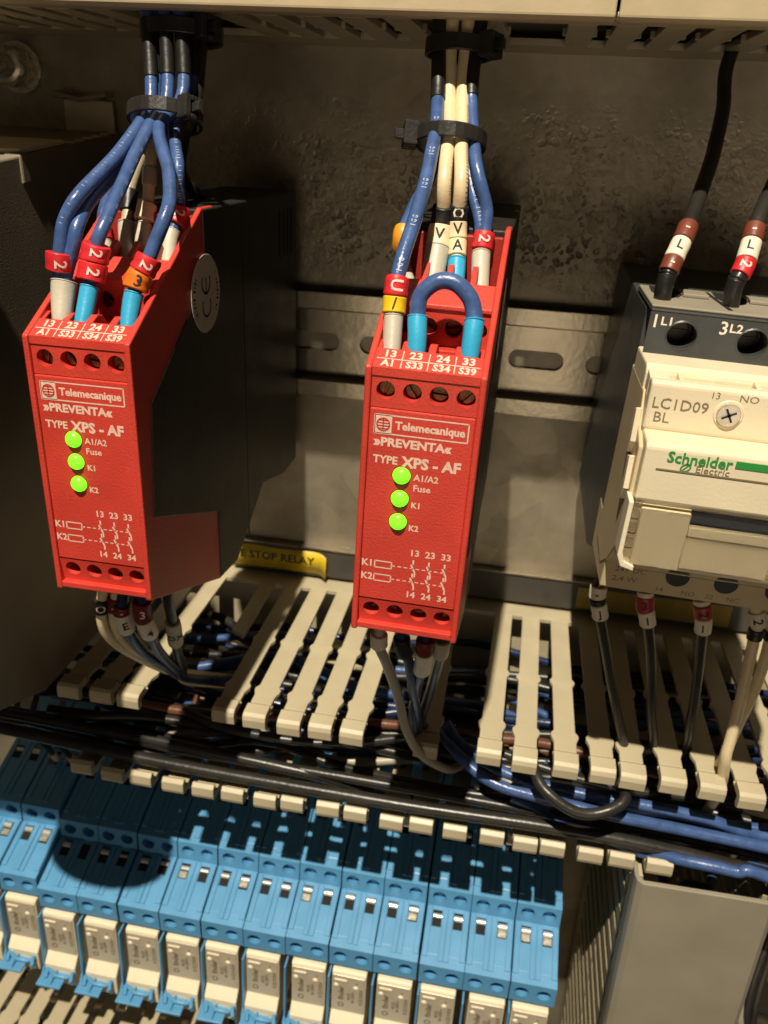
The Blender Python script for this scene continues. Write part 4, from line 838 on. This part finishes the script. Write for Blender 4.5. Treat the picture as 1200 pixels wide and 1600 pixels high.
# ------------------------------------------------------------------ blue relay sockets and their plug-in relays
PIT = 15.8
def make_socket():
    t = thing('relay_socket', 'x', 'relay socket', 0, 0, 0, 'row of blue relay sockets')
    w = PIT - .45; a = w / 2
    # profile points (d, z)
    A0, A1 = (22, -163.5), (61.5, -177.6); B0, B1 = (62.2, -185.6), (80.8, -192.4); R = (80.6, -201.8)
    Q = 3.4
    prof = [(10, -160), A0, (A1[0] - Q, A1[1] + Q * .36 - .05), (B0[0] - Q, B0[1] + Q * .36), B0, (B1[0] - Q, B1[1] + Q * .366 - .05), (R[0] - Q, R[1]), (70, -202.2), (50, -202.2), (50, -236), (10, -236)]
    g = G(); g.prism(prof, 'x', -a, a); g.build('housing', 'socket_blue', t, bevel=.3)
    for T, Bt in ((A1, B0), (B1, R)):                                    # bored front pieces of the two steps
        g = G(); o_ = V(0, Bt[1], Bt[0]); tp = V(0, T[1], T[0]); W = (tp - o_).normalized(); h = (tp - o_).length; N = X.cross(W)
        g.holes(o_, X, W, [(-a, 0, 0, h, (-3.75, h * .52, 2.45, 2.3)), (0, a, 0, h, (3.75, h * .52, 2.45, 2.3))], 3.0, N, 20)
        bk = V(0, Q * .364, -Q)
        for (p, q_) in ((tp, tp + bk), (o_, o_ + V(0, 0, -Q))):
            f4 = [g.vv(p - X * a), g.vv(p + X * a), g.vv(q_ + X * a), g.vv(q_ - X * a)]; g.f(f4)
        for sx in (-a, a):
            g.f([g.vv(o_ + X * sx), g.vv(tp + X * sx), g.vv(tp + bk + X * sx), g.vv(o_ + V(0, 0, -Q) + X * sx)])
        g.build('screw_face', 'socket_blue', t, recalc=False)
    # tread fields: raised ribs left and right of each wire window, window with a bright clamp
    for (P0, P1, big) in ((B0, B1, True), (A0, A1, False)):
        p0, p1 = V(0, P0[1], P0[0]), V(0, P1[1], P1[0]); tt = (p1 - p0).normalized(); nn = X.cross(tt); nn = nn if nn.z > 0 else -nn; ln = (p1 - p0).length
        def slab(x0, x1, s0, s1, h0, h1, name, m, bev=.15):
            g = G(); vs_ = [g.vv(p0 + X * x + tt * s + nn * h) for h in (h0, h1) for s in (s0, s1) for x in (x0, x1)]
            for q in ((0, 1, 3, 2), (4, 6, 7, 5), (0, 4, 5, 1), (2, 3, 7, 6), (0, 2, 6, 4), (1, 5, 7, 3)): g.f([vs_[i] for i in q])
            return g.build(name, m, t, bevel=bev, seg=1)
        w0, w1 = (1.4, 7.0) if big else (19, 24.5)
        s_end = ln - (2.6 if big else 3)
        for c in (-3.75, 3.75):
            slab(c - 1.65, c + 1.65, w0, w1, -.02, .06, 'wire_window', 'void', 0)
            g = G(); m0 = p0 + tt * (w0 + 1.5) + nn * -.25
            g.tube([m0 + X * (c - 1.5), m0 + X * (c + 1.5)], 1.05, 14); g.build('clamp_plate', 'clamp', t, smooth=True)
            slab(c - 1.45, c + 1.45, w0 + 2.7, w1 - .5, .04, .12, 'clamp_plate', 'brass' if not big else 'steel', .03)
        for x0, x1 in ((-a + .1, -5.6), (-1.9, -.12), (.12, 1.9), (5.6, a - .1)):
            slab(x0, x1, .4, s_end if abs(x0) > 4 or abs(x1) > 4 else s_end + .9, -.1, .55, 'rib', 'socket_blue')
    # retaining clip tongue under the plug-in relay
    g = G(); g.box(-7.2, 2.6, -231.4, -230.2, 84.8, 91.8); g.prism([(84.8, -230.3), (91.5, -230.3), (90.3, -228.7), (85.3, -228.9)], 'x', -2.0, -1.2); g.build('clip_tongue', 'socket_blue', t, bevel=.35)
    g = G()
    for x in (-5.5, 4.6):
        g.tube([V(x, -229.5, 83), V(x + .4, -228.7, 86.8), V(x + .9, -229.4, 88.8), V(x + 1.2, -231.4, 88.2)], .75, 8)
    g.tube([V(-5, -229.2, 85.8), V(-1, -228.4, 88.4), V(3, -228.7, 88.2), V(5.4, -230, 86.2)], .7, 8)
    g.build('clip_loop', 'socket_blue', t, smooth=True)
    g = G(); g.prism([(60, -203), (84, -204), (85.5, -228.6), (88, -231.2), (86, -231.8), (83, -229.8), (81, -206), (60, -206)], 'x', -7.45, -6.75); g.build('clip_arm', 'socket_blue', t, bevel=.2)
    return t
def make_plug():
    t = thing('plug_in_relay', 'x', 'plug-in relay', 0, 0, 0, 'plug-in relays in the blue sockets')
    a = 6.2
    g = G(); g.prism([(52, -203.6), (81.2, -203.4), (81.9, -204.2), (82.4, -223.2), (85.6, -227.0), (86.0, -236), (52, -236)], 'x', -a, a); g.build('case', 'relay_cream', t, bevel=.45)
    g = G(); g.prism([(81.6, -204.6), (82.35, -204.8), (82.7, -223.0), (81.6, -223.0)], 'x', -a + .35, a - .35); g.build('front_print_plate', 'relay_silver', t, bevel=.15)
    g = G(); g.box(-a + 1.0, -a + 5.6, -207.4, -206.4, 82.35, 82.8); g.build('vent_bar', 'relay_cream', t, bevel=.3)
    for x, z in ((-a + 1.7, -209.9), (a - 3.6, -209.9)):
        g = G(); g.dome(V(x, z, 82.4), D, 1.0, .5, 12, 4); g.build('pip', 'relay_cream', t, smooth=True)
    g = G(); yd = V(0, -1, 0)
    PP = lambda x, z: V(x, z, 82.42 + (-z - 204.8) * .0145)
    g.text('finder', PP(-2.6, -213.6), V(0, 1, 0), V(-1, 0, 0), 2.9, .10, 1.05)
    for k in range(14):
        a0, a1 = 2 * math.pi * k / 14, 2 * math.pi * (k + 1) / 14
        g.line(PP(-2.6 + .95 * math.cos(a0), -219.6 + .95 * math.sin(a0)), PP(-2.6 + .95 * math.cos(a1), -219.6 + .95 * math.sin(a1)), .5, D)
    for x, s, sz in ((.2, '40.52', 1.5), (1.7, '8A 250V~', 1.35), (4.6, '40.52.9.024', 1.7)):
        g.text(s, PP(x, -214.8), V(0, 1, 0), V(-1, 0, 0), sz * 1.1, .05, 1.05)
    g.text('=', PP(3.0, -207.6), X, Z, 1.9, .02, 1)
    g.build('printed_legend', 'ink_brown', t, recalc=False)
    return t
ordn = ['first', 'second', 'third', 'fourth', 'fifth', 'sixth', 'seventh', 'eighth', 'ninth', 'tenth', 'eleventh', 'twelfth', 'thirteenth', 'fourteenth', 'fifteenth']
so, pl = make_socket(), make_plug()
for k in range(12, -3, -1):
    i = 12 - 1 - k                                                       # 0 = rightmost
    if k == 12: continue
    xc = -135.16 + PIT * (k + .5) - (.8 if k < 0 else 0); dz = 2.6 if k < 0 else 0; dd = -1.5 if k < 0 else 0
    a = so if i == 0 else copy_tree(so); b = pl if i == 0 else copy_tree(pl)
    a.location = (xc * MM, -dd * MM, dz * MM); b.location = ((xc + .3) * MM, -dd * MM, dz * MM)
    a.rotation_euler = (0, 0, 0); b.rotation_euler = (0, math.radians(random.uniform(-.7, .7)) * .0, math.radians(random.uniform(-.6, .6)))
    if i:
        for ch in a.children:
            if ch.name.startswith('clamp_plate'):
                ch.location = (random.uniform(-.15, .15) * MM, random.uniform(-.5, .4) * MM, random.uniform(-.7, .25) * MM); ch.rotation_euler = (0, 0, 0)
        a.rotation_euler = (0, 0, math.radians(random.uniform(-.25, .25)))
        a.location.y += random.uniform(-.25, .25) * MM
    nm = ordn[i] if i else 'rightmost'
    tail = ' from the right' if i else ''
    a['label'] = f'blue relay socket, {nm}{tail} in the row below the open duct'
    b['label'] = f'cream plug-in relay held in the {nm} blue socket{tail}'
g = G(); g.box(-160, 60, -216, -182, 0, 7.5); tag(g.build('mounting_rail', 'rail_zinc', None, bevel=.4), 'zinc rail behind the row of blue sockets', 'rail')

# short control wires from the duct down into the sockets
rng = random.Random(3)
for k in range(-1, 12):
    for c, on in ((-3.7, rng.random() < .8), (3.7, rng.random() < .55)):
        if not on: continue
        xx = -135.16 + PIT * (k + .5) + c; col = rng.choice(['black', 'brownwire', 'black', 'navy', 'brownwire', 'black'])
        e = V(xx, -170.0, 40.5); p = [e, e + V(0, 7, 3), V(xx + rng.uniform(-1, 1), -148, 52), V(xx + rng.uniform(-1, 1), -132, 60 + rng.uniform(-3, 3)), V(xx + rng.uniform(-4, 4), -117, 50)]
        path = spline(p, 6); g = G(); g.tube(path, 1.1, 10); o = g.build('control_wire', col, None, smooth=True)
        j_ = 11 - k
        tag(o, 'short %s control wire into the %s blue socket%s, %s terminal' % ({'black': 'black', 'brownwire': 'brown', 'navy': 'dark blue'}[col], ordn[j_] if j_ else 'rightmost', ' from the right' if j_ else '', 'left' if c < 0 else 'right'), 'cable', 'control wires dropping into the blue sockets')
        g = G(); g.tube([e - V(0, 2, 1), e + V(0, 3.5, 1.5), e + V(0, 6.5, 2.8)], [1.15, 1.45, 1.6], 12); g.build('ferrule', rng.choice(['f_grey', 'f_grey', 'm_darkred', 'f_grey']), o, smooth=True)

# ------------------------------------------------------------------ lower duct and vertical duct
ld_ = thing('wiring_duct', 'lower beige wiring duct under the plug-in relays, bottom left', 'wiring duct', 0, -288, 0)
g = G(); g.box(-240, 66, -1.7, 0, 1.7, 9); g.box(-240, 66, -34, -.02, 0, 1.7); g.build('base', 'beige', ld_)
for k in range(-24, 7):
    xc = 3.2 + 10 * k
    if xc > 62: continue
    finger(ld_, xc, 1, wd=6.9)
g = G()
for k in range(6):
    pts = [V(-240 + 60 * j + random.uniform(-5, 5), -8 - (k % 3) * 6 + random.uniform(-2, 2), 20 + k * 9 + random.uniform(-5, 5)) for j in range(6)]
    g2 = G(); g2.tube(spline(pts, 5), 1.5, 8); c = ['black', 'cream', 'navy'][k % 3]
    o = g2.build('duct_cable', c, None, smooth=True); o.location = (0, 0, -.288)
    tag(o, {'black': 'black', 'cream': 'cream', 'navy': 'dark blue'}[c] + ' cable inside the lower duct at bottom left', 'cable', 'cables inside the lower duct')

vd = thing('wiring_duct', 'vertical wiring duct with plain grey cover at lower right', 'wiring duct', 0, -131, 0, rot=(0, math.radians(-1.2), 0))
g = G(); g.prism([(68.3, 80), (68.3, 85), (68.8, 87.2), (70.4, 88.4), (106, 88.4), (107.6, 87.2), (108, 85), (108, 80), (106.8, 80), (106.8, 85), (105.6, 86.8), (70.8, 86.8), (69.6, 85.2), (69.6, 80)], 'z', -230, 0)
g.build('cover', 'cover_grey', vd, bevel=.25)
for xw in (70.4, 105.6):
    g = G(); g.box(xw - .8, xw + .8, -230, 2, 1.7, 9)
    g.build('side_wall', 'beige', vd)
    for k in range(22):
        z1 = -1.5 - 10 * k; g = G(); b, a = z1, z1 - 6.6
        g.prism([(9, a), (44, a), (46, a - .9), (48, a), (70, a), (72, a - .9), (74, a), (84, a), (84, b), (74, b), (72, b + .9), (70, b), (48, b), (46, b + .9), (44, b), (9, b)], 'x', xw - .8, xw + .8)
        g.build('finger', 'beige', vd, bevel=.15, seg=1)
g = G(); g.box(71.3, 104.7, -230, 2, 0, 1.6); g.build('base', 'beige', vd)
for k in range(7):
    pts = [V(112 + 4 * k + random.uniform(-1, 1), -150 + random.uniform(-4, 4), 60 - 3 * k), V(106 + 3 * k, -185 - 4 * k, 66), V(112 + 6 * k, -205 - 9 * k, 62), V(140 + 6 * k, -225 - 12 * k, 50)]
    g = G(); g.tube(spline(pts, 8), 1.2, 8); c = ['black', 'greywire', 'black', 'black', 'greywire', 'black', 'black'][k]
    o = g.build('loose_wire', c, None, smooth=True); tag(o, ('thin grey' if c == 'greywire' else 'thin black') + ' wire hanging in the dark right of the vertical duct', 'cable', 'wires right of the vertical duct')
